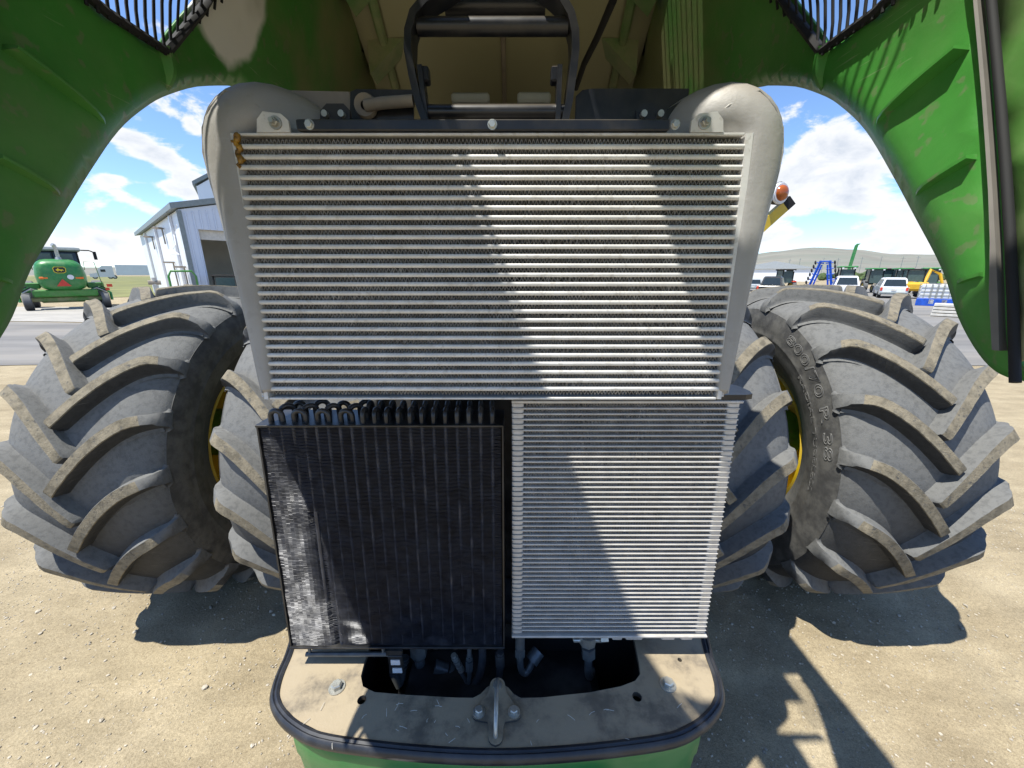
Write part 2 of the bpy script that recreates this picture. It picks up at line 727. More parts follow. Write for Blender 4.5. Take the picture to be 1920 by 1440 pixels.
def axis_vals(lo, hi, a, b, step, grow=1.25):
    v = []
    x = a
    while x <= b + 1e-6:
        v.append(x)
        x += step
    s, x = step, v[-1]
    while x < hi:
        s *= grow
        x += s
        v.append(min(x, hi))
    s, x = step, v[0]
    while x > lo:
        s *= grow
        x -= s
        v.insert(0, max(x, lo))
    return v


def ground_z(x, y):
    d = max(abs(x) - 5.5, abs(y - 2) - 4.5, 0)
    k = max(0, 1 - d / 2.5)
    if k <= 0:
        return 0.0
    z = .020 * mn.noise((x * 1.1, y * 1.1, 0)) + .010 * mn.noise((x * 4.3, y * 4.3, 3)) + .006 * mn.noise((x * 13, y * 13, 7))
    # old tyre ruts running out of the yard
    for rx in (-1.35, -2.65, 1.5, 2.75):
        w = (x - rx + .12 * math.sin(y * .8 + rx))
        z -= .016 * math.exp(-(w / .22) ** 2) * (1 if y < 1.6 else .3)
        z += .010 * math.exp(-((abs(w) - .34) / .10) ** 2)
        z += .006 * math.exp(-(w / .25) ** 2) * math.sin(y * 34 + abs(w) * 50)
    return z * k


xs = axis_vals(-9000, 9000, -4.6, 4.6, .045)
ys = axis_vals(-9000, 9000, -.6, 4.4, .045)
gm = MB()
gm.v = [(x, y, ground_z(x, y)) for y in ys for x in xs]
nx = len(xs)
gm.f = [(j * nx + i, j * nx + i + 1, (j + 1) * nx + i + 1, (j + 1) * nx + i) for j in range(len(ys) - 1) for i in range(nx - 1)]
gm.m = [0] * len(gm.f)
struct(gm.build('ground', 'dirt', smooth=180))

# loose gravel lying on the dirt
ico = [(0, 0, 1), (.894, 0, .447), (.276, .851, .447), (-.724, .526, .447), (-.724, -.526, .447), (.276, -.851, .447), (.724, .526, -.447),
       (-.276, .851, -.447), (-.894, 0, -.447), (-.276, -.851, -.447), (.724, -.526, -.447), (0, 0, -1)]
icf = [(0, 1, 2), (0, 2, 3), (0, 3, 4), (0, 4, 5), (0, 5, 1), (1, 6, 2), (2, 7, 3), (3, 8, 4), (4, 9, 5), (5, 10, 1), (2, 6, 7), (3, 7, 8),
       (4, 8, 9), (5, 9, 10), (1, 10, 6), (6, 11, 7), (7, 11, 8), (8, 11, 9), (9, 11, 10), (10, 11, 6)]
gr = MB()
rg = random.Random(11)
for i in range(34000):
    y = rg.uniform(.1, 3.9)
    x = rg.uniform(-4.8, 4.8)
    if abs(x) > 1.15 * y + 1.2:
        continue
    clump = mn.noise((x * 1.7, y * 1.7, 40))
    if clump < rg.uniform(-.6, .5):
        continue
    r = rg.choice((.0025, .003, .004, .005)) * rg.uniform(.8, 1.5)
    if rg.random() < .05:
        r *= 2.1
    a = rg.uniform(0, 6.28)
    ca, sa = math.cos(a), math.sin(a)
    fx, fy, fz = rg.uniform(.8, 1.5), rg.uniform(.7, 1.1), rg.uniform(.5, .85)
    z0 = ground_z(x, y) + r * fz * .35
    pts = []
    for q in ico:
        j = rg.uniform(.8, 1.15)
        px_, py_ = q[0] * fx * r * j, q[1] * fy * r * j
        pts.append((x + px_ * ca - py_ * sa, y + px_ * sa + py_ * ca, z0 + q[2] * fz * r * j))
    gr.add(pts, icf)
g = gr.build('gravel', 'stone', smooth=30)
struct(g, 'stuff', 'small loose stones scattered over the tan dirt')


def sheet(name, poly, z, m):
    mb = MB()
    mb.add([(x, y, z) for x, y in poly], [tuple(range(len(poly)))])
    return struct(mb.build(name, m, smooth=0))


gp = lambda x, y: atZ(x, y, 0).xy
sheet('asphalt_yard', [(-9, 9.2), (-70, 3.5), (-90, 17), (-22, 17.6), (-10, 16.0)], .012, 'asphalt')
sheet('asphalt_lane', [(6.0, 9.0), (60, 8.0), (80, 60), (8, 60)], .012, 'asphalt')
sheet('concrete_apron', [(-10, 16.2), (-22, 17.8), (-90, 17.2), (-90, 26), (-8, 26)], .020, 'concrete')
sheet('grass_field', [(-14, 60), (-40, 34), (-90, 26.5), (-400, 40), (-600, 420), (-100, 420)], .03, 'grass_field')


def ridge(a):
    """height of the skyline in radians at azimuth a (degrees, 0 = ahead, right positive)"""
    key = ((-180, .03), (-120, .02), (-70, .012), (-52, .010), (-40, .014), (-20, .02), (10, .03), (24, .040), (29, .041), (31.5, .042), (33, .046), (36, .0505), (38, .0500),
           (39.2, .0475), (40.6, .0465), (41.6, .0415), (43, .0345), (46, .0335), (52, .035), (70, .03), (120, .03), (180, .03))
    for (a0, h0), (a1, h1) in zip(key, key[1:]):
        if a0 <= a <= a1:
            t = (a - a0) / (a1 - a0)
            return h0 + (h1 - h0) * t
    return .03


hm = MB()
NA, rad = 720, [900, 1200, 1600, 2000, 2400, 2800, 3200, 3600, 4000, 4600]
for i in range(NA):
    a = -180 + 360 * i / NA
    h = sum(ridge(((a + d + 180) % 360) - 180) for d in (-.6, 0, .6)) / 3
    for j, r in enumerate(rad):
        t = (r - 900) / (4000 - 900)
        x, y = r * math.sin(R_(a)), r * math.cos(R_(a))
        prof = min(1, t) ** 1.7
        z = 4000 * h * prof
        z += 26 * prof * mn.noise((x * .0016, y * .0016, 1)) * (0 if j == 8 else 1) + 9 * prof * mn.noise((x * .006, y * .006, 5))
        if j == 9:
            z *= .6
        hm.v.append((x, y, z - 3 * (j == 0) + .4))
nj = len(rad)
for i in range(NA):
    for j in range(nj - 1):
        k = (i + 1) % NA
        hm.f.append((i * nj + j, k * nj + j, k * nj + j + 1, i * nj + j + 1))
        hm.m.append(0)
struct(hm.build('hills', 'hill', smooth=180))

# ================================================================== THE TRACTOR (one thing, parts, sub-parts)
T = thing('tractor', 'green tractor with its hood raised over the radiators and dual lugged tyres each side', 'tractor')


def part(name, mb, mats, parent=None, smooth=35):
    return mb.build(name, mats, parent or T, smooth)


# ---------------------------------------------------------------- wheels
TR, TY, TZ = 1.045, 2.615, .985
NL = 20


def r_top(u):
    u = abs(u)
    return TR - .026 * (u / .4) ** 2 - 3.5 * max(0, u - .300) ** 1.55


def r_base(u):
    u = abs(u)
    return .975 - .030 * (u / .4) ** 2 - .050 * max(0, (u - .22) / .17) ** 2


def make_tyre_mesh():
    prof = []
    for k in range(-14, 15):
        u = k / 14 * .372
        prof.append((u, r_base(u)))
    edge = [(.384, .893), (.390, .884), (.3945, .886), (.3955, .878), (.401, .86), (.407, .82), (.408, .78), (.4035, .74), (.4055, .735), (.4025, .728), (.396, .69), (.382, .64),
            (.362, .59), (.335, .545), (.308, .513), (.295, .505), (.288, .485)]
    full = [(-u, r) for u, r in reversed(edge)] + prof + edge
    mb = MB()
    mb.lathe(full, 120)
    # outer rubber vs smooth sidewall by lateral position
    nf = len(full) - 1
    for i in range(len(mb.f)):
        j = i % nf
        u = abs((full[j][0] + full[j + 1][0]) / 2)
        mb.m[i] = 0 if u < .388 else 1
    return mb.mesh('tyre', ['rubber', 'sidewall'], 50)


def make_lug_mesh(side, seed=0):
    secs = []
    NS = 15
    span = R_(19.5)
    crv = lambda t: span * math.sin(t * .86 * math.pi / 2) / math.sin(.86 * math.pi / 2)
    for i in range(NS + 1):
        t = i / NS
        u = -.030 + (.372 + .030) * t
        ph = crv(t)
        du = 1e-3
        t2 = min(1, t + du)
        ph2 = crv(t2) if t < 1 else ph
        tu, ts = .402 * (du if t < 1 else 1), (ph2 - ph) * TR if t < 1 else .16
        ln = math.hypot(tu, ts) or 1
        nu, ns = -ts / ln, tu / ln
        if i == 0:
            nu, ns = -.75, .66
        secs.append((u, ph, nu, ns, t))
    mb = MB()
    rings = []

    def ring(u, ph, nu, ns, top, wt, wb, bs=None):
        base = r_base(min(abs(u), .372)) - .006 if bs is None else bs
        h = top - base
        out = []
        wf = max(wb - wt, .006)
        for w, r in ((-wb, base), (-wt - wf * .45, base + h * .07), (-wt - wf * .20, base + h * .30), (-wt * 1.02, base + h * .94), (-wt * .91, top),
                     (wt * .91, top), (wt * 1.02, base + h * .94), (wt + wf * .20, base + h * .30), (wt + wf * .45, base + h * .07), (wb, base)):
            uu, p = u + nu * w, ph + ns * w / TR
            q_ = (uu * 16, p * 16, seed * 7.3 + w * 20)
            e_ = mn.noise(q_)
            r += (.0022 if r > base + h * .5 else .0008) * e_
            uu += .0022 * mn.noise((q_[0] * 1.7, q_[1] * 1.7, q_[2] + 3))
            out.append(Vector((side * uu, -r * math.cos(p), r * math.sin(p))))
        return out
    u, ph, nu, ns, t = secs[0]
    # centre end face
    rings.append(ring(u - .026, ph - .024, nu, ns, r_base(u) + .002, .018, .03))
    rings.append(ring(u - .008, ph - .008, nu, ns, r_top(u) - .006, .022, .046))
    for (u, ph, nu, ns, t) in secs:
        rings.append(ring(u, ph, nu, ns, r_top(u), .0238 + .005 * t, .052 + .014 * t))
    # shoulder end running down on to the sidewall
    u, ph, nu, ns, t = secs[-1]
    nu, ns = -.12, .99
    rings.append(ring(.386, ph + .003, nu, ns, r_top(.380) - .004, .036, .074, .895))
    rings.append(ring(.398, ph + .005, nu, ns, .925, .039, .068, .889))
    rings.append(ring(.4035, ph + .006, nu, ns, .900, .041, .060, .882))
    rings.append(ring(.4030, ph + .006, nu, ns, .876, .042, .052, .872))
    mb.loft(rings, caps=True, closed=False)
    n = 10
    mi = []
    for k in range(len(rings) - 1):
        for j in range(n - 1):
            mi.append(1 if (j in (3, 4) and 1 <= k < len(rings) - 6) else 0)
    mb.m = mi
    return mb.mesh('lug', ['rubber', 'rubber_tread'], 42)


tyre_me = make_tyre_mesh()
lug_me = {sd: [make_lug_mesh(sd, k) for k in range(5)] for sd in (1, -1)}
rim = MB()
rim.lathe([(-.30, .515), (-.315, .50), (-.30, .488), (-.26, .470), (-.20, .455), (-.10, .430), (.10, .430), (.20, .455), (.26, .470), (.30, .488), (.315, .50), (.30, .515)], 64)
rim.lathe([(-.03, .432), (-.05, .30), (-.05, .15), (-.02, .14), (-.02, .02)], 48)
rim_me = rim.mesh('wheel_rim', 'yellow', 40)
tyres = {}
for key, x in (('lo', -2.092), ('li', -1.04), ('ri', 1.04), ('ro', 2.092)):
    ty = link('tyre', tyre_me, T, (x, TY, TZ))
    tyres[key] = ty
    link('wheel_rim', rim_me, ty)
    ph0 = {'lo': 7.0, 'li': 11.5, 'ri': -4, 'ro': 4.0}[key]
    for k in range(NL):
        for sd in (1, -1):
            a = R_(ph0 + (k + (0 if sd == 1 else .5)) * 360 / NL)
            link('lug', lug_me[sd][(k * 3 + int(x * 7)) % 5], ty, None, (-a, 0, 0))


def sidewall_text(body, parent, side, rmid, size, phi0, phi1, bev):
    """raised outline lettering wrapped round the sidewall, reading from phi0 down to phi1 (degrees)"""
    cu = bpy.data.curves.new('lettering', 'FONT')
    cu.body = body
    cu.size = size
    cu.fill_mode = 'NONE'
    cu.bevel_depth = bev
    cu.bevel_resolution = 0
    cu.resolution_u = 3
    ob = bpy.data.objects.new('lettering_tmp', cu)
    COL.objects.link(ob)
    dg = bpy.context.evaluated_depsgraph_get()
    me = bpy.data.meshes.new_from_object(ob.evaluated_get(dg))
    bpy.data.objects.remove(ob)
    xs_ = [v.co.x for v in me.vertices]
    x0, x1 = min(xs_), max(xs_)
    sidep = [(.401, .86), (.407, .82), (.408, .78), (.4035, .74), (.396, .69), (.382, .64)]
    for v in me.vertices:
        t = (v.co.x - x0) / (x1 - x0)
        ph = R_(phi0 + (phi1 - phi0) * t)
        r = rmid + (v.co.y - size * .35)
        u = .40
        for (ua, ra), (ub, rb) in zip(sidep, sidep[1:]):
            if rb <= r <= ra:
                u = ub + (ua - ub) * (r - rb) / (ra - rb)
        h = v.co.z
        v.co = Vector((side * (u + h + .0006), -r * math.cos(ph), r * math.sin(ph)))
    me.materials.clear()
    me.materials.append(MATS['letter'])
    return link('lettering', me, parent)


sidewall_text('800/70 R 38', tyres['ro'], -1, .818, .075, 66, 12, .0022)
sidewall_text('RADIAL TUBELESS', tyres['ro'], -1, .725, .042, 49, -4, .0015)

# ---------------------------------------------------------------- chassis behind the coolers
mb = MB()
mb.box((0, 2.3, .72), (.62, 3.6, .34), bev=.03)
mb.box((0, 2.6, 1.45), (.80, 2.6, 1.25), bev=.08)
part('engine_block', mb, 'black_paint')
mb = MB()
mb.tube([(-2.3, TY, TZ), (2.3, TY, TZ)], .17, 16)
mb.lathe([(-.32, .20), (-.3, .30), (.3, .30), (.32, .20)], 24, (0, TY, TZ))
part('axle', mb, 'green')
mb = MB()
for sx_ in (-1, 1):
    mb.box((sx_ * .34, 1.9, .72), (.08, 1.7, .22), bev=.01)
part('frame_rail', mb, 'navy')

# ---------------------------------------------------------------- charge-air cooler (upper radiator)


def yr(z):
    return .88 + .08 * (z - 2.0)


ZT, ZB = 2.371, 1.816
CX0, CX1 = -.532, .522
lean = math.atan(.08)
rad = MB()
# core shroud behind the fins
for z0, z1 in ((ZB, ZT),):
    rad.loft([[(CX0, yr(z) + .062, z), (CX1, yr(z) + .062, z), (CX1, yr(z) + .075, z), (CX0, yr(z) + .075, z)] for z in (z0, z1)])
RAD = part('charge_air_cooler', rad, 'dark')
RAD['label'] = 'upper radiator of silver horizontal tubes and fins'
NT = 27
pitch = (ZT - ZB) / (NT + 1)
hw = .0046
tub = MB()
prof = [(-.0015, -hw), (-.0035, -hw * .6), (-.0042, 0), (-.0035, hw * .6), (-.0015, hw), (.055, hw), (.055, -hw)]
tub.loft([[(CX0 - .002 if k == 0 else CX1 + .002, y, z) for y, z in prof] for k in (0, 1)])
tube_me = tub.mesh('tube', 'alu', 40)


def fin_mesh(name, L, h, p, depth, th, seed, material, dent=0.0):
    rg_ = random.Random(seed)
    mb_ = MB()
    n = int(L / p)
    dmg = [(rg_.uniform(0, L), rg_.uniform(.01, .05)) for _ in range(5)]
    pts = []
    for i in range(n + 1):
        x = i * p + rg_.uniform(-.12, .12) * p
        d = 0
        for c_, w_ in dmg:
            d += math.exp(-((x - c_) / w_) ** 2)
        x += d * dent * p * rg_.uniform(-.9, .9)
        pts.append((x, (h / 2 if i % 2 else -h / 2), rg_.uniform(-.0006, .0006) - d * dent * .0015 * rg_.random()))
    for (xa, za, ya), (xb, zb, yb) in zip(pts, pts[1:]):
        t = th / 2
        mb_.add([(xa - t, ya, za), (xa + t, ya, za), (xb + t, yb, zb), (xb - t, yb, zb),
                 (xa - t, depth, za), (xa + t, depth, za), (xb + t, depth, zb), (xb - t, depth, zb)],
                [(0, 1, 2, 3), (0, 3, 7, 4), (1, 5, 6, 2)])
    me = bpy.data.meshes.new(name)
    me.from_pydata(mb_.v, [], mb_.f)
    me.materials.append(MATS[material])
    return me


finm = [fin_mesh('fin_row', CX1 - CX0 - .012, pitch - 2 * hw, .0041, .05, .0013, 31 + k, 'fin', .5) for k in range(4)]
for k in range(NT + 1):
    z = ZT - (k + .5) * pitch
    o = link('fin_row', finm[k % 4], RAD, (CX0 + .006, yr(z) + .0035, z))
    if k:
        z = ZT - k * pitch
        link('tube', tube_me, RAD, (0, yr(z), z))
for z, nm_ in ((ZT + .003, 'top_plate'), (ZB - .003, 'bottom_plate')):
    mb = MB()
    mb.box(((CX0 + CX1) / 2, yr(z) + .028, z), (CX1 - CX0, .062, .005), bev=.001)
    mb.build(nm_, 'alu', RAD)


def sweep_tank(sgn):
    """tapered cast end tank with the swan-neck elbow on top"""
    mb_ = MB()
    # (centre x, y back offset, z, half width, half depth)
    low = [(1.806, .536, .014, .050), (1.815, .540, .018, .055), (1.86, .543, .0215, .060), (1.97, .549, .0275, .066), (2.10, .557, .0355, .074), (2.20, .564, .043, .080),
           (2.27, .571, .051, .085), (2.33, .575, .0565, .088), (2.375, .574, .061, .091)]
    path, a, b = [], [], []
    for z, cx, hw_, hd in low:
        path.append(Vector((sgn * cx, yr(z) + hd - .012, z)))
        a.append(hw_)
        b.append(hd)
    for (x, y, z, ra, rb) in ((.565, .990, 2.398, .064, .088), (.548, .997, 2.416, .068, .087), (.520, 1.006, 2.426, .072, .086), (.482, 1.022, 2.422, .073, .083), (.442, 1.05, 2.404, .071, .078),
                              (.405, 1.085, 2.380, .068, .073), (.370, 1.13, 2.360, .066, .070), (.34, 1.19, 2.355, .066, .068), (.33, 1.27, 2.35, .066, .066)):
        path.append(Vector((sgn * x, y, z)))
        a.append(ra)
        b.append(rb)
    # orient: 'a' lies across the tractor on the upright part
    n = 28
    secs = []
    prev = None
    k = len(path)
    for i in range(k):
        t = (path[min(i + 1, k - 1)] - path[max(i - 1, 0)]).normalized()
        ax = Vector((1, 0, 0)) if prev is None else prev
        ax = (ax - t * ax.dot(t)).normalized()
        prev = ax
        ay = t.cross(ax)
        e = 3.0 if i < 8 else 2.2
        ring = []
        for j in range(n):
            w = 2 * math.pi * j / n
            ca, sa = math.cos(w), math.sin(w)
            ca = math.copysign(abs(ca) ** (2 / e), ca)
            sa = math.copysign(abs(sa) ** (2 / e), sa)
            ring.append(path[i] + ax * ca * a[i] + ay * sa * b[i])
        secs.append(ring)
    mb_.loft(secs)
    seam = MB()
    pts_ = []
    for i in range(1, k - 3):
        ring = secs[i]
        best = min(range(n), key=lambda j: (ring[j].y * 1.0 - sgn * ring[j].x * .75))
        q = ring[best]
        pts_.append(q + (path[i] - q) * .03)
    seam.tube(pts_, .0022, 6)
    seam.build('cast_seam', 'alu_tank', RAD, 60)
    o = mb_.build('end_tank', 'alu_tank', RAD, 60)
    sub = o.modifiers.new('round', 'SUBSURF')
    sub.levels = sub.render_levels = 1
    return o


sweep_tank(-1)
sweep_tank(1)
# welded header bars between core and tanks
for sgn, xa, xb in ((-1, CX0 - .002, -.560), (1, CX1 + .002, .548)):
    mb = MB()
    secs = []
    for z in [ZB - .004 + (ZT + .008 - ZB) * i / 24 for i in range(25)]:
        t = (z - ZB) / (ZT - ZB)
        xo = xa + (xb - xa) * (.55 + .45 * t)
        y = yr(z)
        secs.append([(xa, y + .03, z), (xa, y - .004, z), (xa + (xo - xa) * .6, y - .005, z), (xo, y + .004, z), (xo, y + .03, z)])
    mb.loft(secs)
    mb.build('header_bar', 'alu', RAD, 30)
    mb = MB()
    rg_ = random.Random(5 + sgn)
    pth, rr = [], []
    for i in range(60):
        z = ZB + (ZT - ZB) * i / 59
        t = i / 59
        xo = xa + (xb - xa) * (.55 + .45 * t)
        pth.append((xo + sgn * .0015 + rg_.uniform(-.0008, .0008), yr(z) + .005 + rg_.uniform(-.0006, .0006), z))
        rr.append(rg_.uniform(.0028, .0045))
    mb.tube(pth, rr, 7)
    mb.build('weld_bead', 'alu_weld', RAD, 60)
# amber sealant run at the top left corner of the core
mb = MB()
pth, rr = [], []
rg_ = random.Random(3)
for i in range(22):
    z = 2.372 - .062 * i / 21
    pth.append((-.530 + .004 * math.sin(i * .9) + rg_.uniform(-.0015, .0015), yr(z) - .004, z))
    rr.append(.0062 * (1 - .35 * i / 21) + rg_.uniform(-.002, .002))
mb.tube(pth, rr, 10)
for (dx, dz, r) in ((-.010, -.012, .004), (-.011, -.03, .0035), (.006, -.02, .004), (.007, -.045, .005), (-.009, -.05, .003)):
    c = Vector((-.530 + dx, yr(2.36) - .003, 2.372 + dz))
    mb.add([c + Vector(q) * r for q in ico], icf)
o = mb.build('sealant_run', 'sealant', RAD, 80)

# black cross bar on top, its bolts and end brackets
ZBAR = 2.387
mb = MB()
p0, p1 = -.400, .362
mb.box(((p0 + p1) / 2, yr(ZBAR) + .012, ZBAR + .001), (p1 - p0, .05, .020), bev=.002)
mb.box(((p0 + p1) / 2, yr(ZBAR) + .06, ZBAR + .013), (p1 - p0, .12, .004))
BAR = part('cross_bar', mb, 'navy')
for x in (-.372, .0, .372):
    mb = MB()
    hexbolt(mb, (x, yr(ZBAR) - .0135, ZBAR + .001), (0, -1, 0), .0082, .008, False)
    mb.tube([(x, yr(ZBAR) - .0125, ZBAR + .001), (x, yr(ZBAR) - .015, ZBAR + .001)], .0098, 14)
    mb.build('bolt', 'zinc', BAR)
for sgn in (-1, 1):
    xa = sgn * .452 + (-.0 if sgn < 0 else -.01)
    mb = MB()
    y = yr(ZBAR) - .006
    poly = [(xa - sgn * .034, y, 2.377), (xa + sgn * .034, y, 2.377), (xa + sgn * .030, y, 2.400), (xa + sgn * .016, y, 2.414), (xa - sgn * .020, y, 2.410), (xa - sgn * .034, y, 2.398)]
    mb.prism(poly, (0, .006, 0))
    mb.prism([(xa + sgn * .016, y + .006, 2.414), (xa + sgn * .034, y + .006, 2.377), (xa + sgn * .046, y + .055, 2.377), (xa + sgn * .030, y + .055, 2.416)], (sgn * .005, 0, 0))
    b_ = mb.build('mount_bracket', 'alu', BAR)
    mb = MB()
    hexbolt(mb, (xa - sgn * .008, y - .0005, 2.393), (0, -1, 0), .0085, .009)
    mb.tube([(xa - sgn * .008, y - .008, 2.393), (xa - sgn * .008, y - .020, 2.393)], .005, 10)
    mb.build('bolt', 'zinc', BAR)

# ---------------------------------------------------------------- oil cooler (lower right)


def yo(z):
    return .905 + .03 * (z - 2.0)


OX0, OX1, OZT, OZB = .074, .572, 1.790, 1.087
cool = MB()
cool.loft([[(OX0 - .02, yo(z) + .05, z), (OX1 + .02, yo(z) + .05, z), (OX1 + .02, yo(z) + .085, z), (OX0 - .02, yo(z) + .085, z)] for z in (OZB, OZT)])
COOL = part('oil_cooler', cool, 'dark')
COOL['label'] = 'lower right cooler of fine silver tubes between stacked header blocks'
NO = 48
po = (OZT - OZB) / (NO + 1)
ho = .0020
tub = MB()
prof = [(-.002, -ho), (-.003, 0), (-.002, ho), (.045, ho), (.045, -ho)]
tub.loft([[(x, y, z) for y, z in prof] for x in (OX0 - .006, OX1 + .006)])
otube = tub.mesh('tube', 'cooler_alu', 40)
ofin = [fin_mesh('fin_row', OX1 - OX0, po - 2 * ho, .0036, .04, .0012, 71 + k, 'fin', .6) for k in range(4)]
hb = MB()
hb.tube([(0, .012, -po * .40), (0, .012, -po * .30), (0, .012, po * .30), (0, .012, po * .40)], [.0105, .0125, .0125, .0105], 16, b=[.0135, .0155, .0155, .0135], exp=4)
hb.box((0, .054, 0), (.025, .055, po * .80), bev=.002)
hblock = hb.mesh('header_block', 'cooler_alu', 50)
hp = MB()
hp.box((0, .0385, 0), (.0275, .083, po * .16))
hplate = hp.mesh('header_plate', 'cooler_alu', 0)
for k in range(NO + 1):
    z = OZT - (k + .5) * po
    link('fin_row', ofin[k % 4], COOL, (OX0, yo(z) + .003, z))
    for x in (OX0 - .019, OX1 + .017):
        link('header_block', hblock, COOL, (x, yo(z), z))
    if k:
        z = OZT - k * po
        link('tube', otube, COOL, (0, yo(z), z))
        for x in (OX0 - .019, OX1 + .017):
            link('header_plate', hplate, COOL, (x, yo(z), z))
for z, nm_ in ((OZT + .004, 'top_plate'), (OZB - .004, 'bottom_plate')):
    mb = MB()
    mb.box(((OX0 + OX1) / 2, yo(z) + .03, z), (OX1 - OX0 + .07, .075, .007), bev=.0015)
    mb.build(nm_, 'cooler_alu', COOL)
mb = MB()
mb.loft([[(x, yo(1.8) - .004, 1.799), (x, yo(1.8) + .10, 1.799), (x, yo(1.8) + .10, 1.806 + .006), (x, yo(1.8) - .004, 1.806 + .006)] for x in (.022, .612)])
mb.prism([(.612, yo(1.8) - .004, 1.799), (.612, yo(1.8) + .10, 1.799), (.635, yo(1.8) + .08, 1.799), (.640, yo(1.8) + .03, 1.799), (.632, yo(1.8) + .004, 1.799)], (0, 0, .013))
mb.build('support_shelf', 'navy', COOL)
for x, w in ((.50, .04), (.555, .035), (.40, .05), (.35, .03)):
    mb = MB()
    mb.box((x, yo(1.07) + .02, 1.068), (w, .03, .022), bev=.003)
    mb.build('foot_lug', 'cooler_alu', COOL)

# ---------------------------------------------------------------- air-conditioning condenser (lower left)


def yc(z):
    return .90 + .055 * (z - 2.0)


KX0, KX1, KZT, KZB = -.588, .016, 1.733, 1.078
cn = MB()
cn.loft([[(KX0 + .004, yc(z) + .085, z), (KX1 - .004, yc(z) + .085, z), (KX1 - .004, yc(z) + .10, z), (KX0 + .004, yc(z) + .10, z)] for z in (KZB, KZT)])
CON = part('condenser', cn, 'dark')
CON['label'] = 'lower left black condenser with dented fins and looped tube ends'
NF = 176
fm = MB()
rg_ = random.Random(9)
NXC = 60
pz = (KZT - KZB) / NF
for k in range(NF):
    z = KZB + (k + .5) * pz
    row_f, row_m, row_b = [], [], []
    for i in range(NXC + 1):
        x = KX0 + .004 + (KX1 - KX0 - .008) * i / NXC
        nse = mn.noise((x * 26, z * 26, 2))
        left = max(0, min(1, 1.6 - (x - KX0 - .05 * mn.noise((z * 7, x * 5, 1))) / .115))
        lowr = max(0, mn.noise((x * 9, z * 22, 6)) - .25) * max(0, min(1, (1.20 - z) / .06)) * 2.2
        crush = max(left * (.75 + .25 * mn.noise((x * 40, z * 12, 3))), lowr)
        scar = math.exp(-((x - (-.485 + .06 * (1.6 - z))) / .010) ** 2) * (1 if z < 1.50 else .25)
        edge_r = math.exp(-((x - KX1) / .02) ** 2)
        edge_l = math.exp(-((x - KX0) / .012) ** 2)
        wob = .0007 * nse + rg_.uniform(-.0002, .0002) + (scar * rg_.uniform(-.0026, .0026)) + (edge_r + edge_l) * rg_.uniform(-.0014, .0014)
        dy = .0022 * nse + scar * .007 + left * .002 * mn.noise((x * 30, z * 14, 8))
        row_f.append((x, yc(z) + dy, z + wob - .0029 * crush + crush * rg_.uniform(-.0003, .0003)))
        row_m.append((x, yc(z) + dy + .0045, z + wob))
        row_b.append((x, yc(z) + .026 + dy, z + wob))
    t = .0004
    n = NXC + 1
    vs = [(p[0], p[1], p[2] + t) for p in row_f] + [(p[0], p[1], p[2] - t) for p in row_f] + [(p[0], p[1], p[2] + t) for p in row_m] + [(p[0], p[1], p[2] + t) for p in row_b]
    fs = []
    for i in range(NXC):
        fs += [(i, i + 1, n + i + 1, n + i), (i, 2 * n + i, 2 * n + i + 1, i + 1), (2 * n + i, 3 * n + i, 3 * n + i + 1, 2 * n + i + 1)]
    fm.add(vs, fs)
me = bpy.data.meshes.new('fins')
me.from_pydata(fm.v, [], fm.f)
me.materials.append(MATS['cond_fin'])
o = link('fin_pack', me, CON)
o['kind'] = 'stuff'
kpx = (KX1 - KX0 - .05) / 19
tm = MB()
tm.tube([(0, yc(KZT) + .0078, KZT), (0, yc(KZB) + .0078, KZB)], .0060, 8)
ctube = tm.mesh('tube', 'cond_tube', 60)
for i in range(20):
    x = KX0 + .025 + i * kpx
    link('tube', ctube, CON, (x, 0, 0))


def ubend(mb_, c, dirv, w, h, r, n=9, down=False):
    c, d = Vector(c), Vector(dirv).normalized()
    sgn = -1 if down else 1
    pth = [c - d * w / 2 - Vector((0, 0, sgn * .004))]
    for i in range(n):
        a = math.pi * i / (n - 1)
        pth.append(c - d * math.cos(a) * w / 2 + Vector((0, 0, sgn * (h - w / 2 + math.sin(a) * w / 2))))
    pth.append(c + d * w / 2 - Vector((0, 0, sgn * .004)))
    mb_.tube(pth, r, 8)
    return mb_


mb = MB()
mb.box(((KX0 + KX1) / 2, yc(KZT) + .050, KZT + .003), (KX1 - KX0 + .006, .115, .006), bev=.001)
for s_ in (KX0 - .001, KX1 + .001):
    mb.loft([[(s_ - .002, yc(z) - .003, z), (s_ + .002, yc(z) - .003, z), (s_ + .002, yc(z) + .10, z), (s_ - .002, yc(z) + .10, z)] for z in (KZB - .004, KZT)])
mb.box(((KX0 + KX1) / 2, yc(KZB) + .050, KZB - .003), (KX1 - KX0 + .006, .115, .006), bev=.001)
mb.build('side_frame', 'black_paint', CON)
lat = MB()
ubend(lat, (0, 0, 0), (1, 0, 0), kpx * .98, .030, .0068)
lat_me = lat.mesh('tube_bend', 'black_paint', 60)
dep = MB()
ubend(dep, (0, 0, 0), (0, 1, 0), .030, .032, .0062)
dep_me = dep.mesh('tube_bend', 'black_paint', 60)
dia = MB()
ubend(dia, (0, 0, 0), (.8, .6, 0), kpx * 1.1, .034, .0068)
dia_me = dia.mesh('tube_bend', 'black_paint', 60)
ztop = KZT + .006
y0 = yc(KZT)
for i in range(4):
    link('tube_bend', lat_me, CON, (KX0 + .025 + (2 * i + .5) * kpx, y0 + .016, ztop))
    link('tube_bend', dia_me, CON, (KX0 + .032 + (2 * i + .7) * kpx, y0 + .044, ztop))
    link('tube_bend', dia_me if i % 2 else lat_me, CON, (KX0 + .040 + (2 * i + .9) * kpx, y0 + .078, ztop))
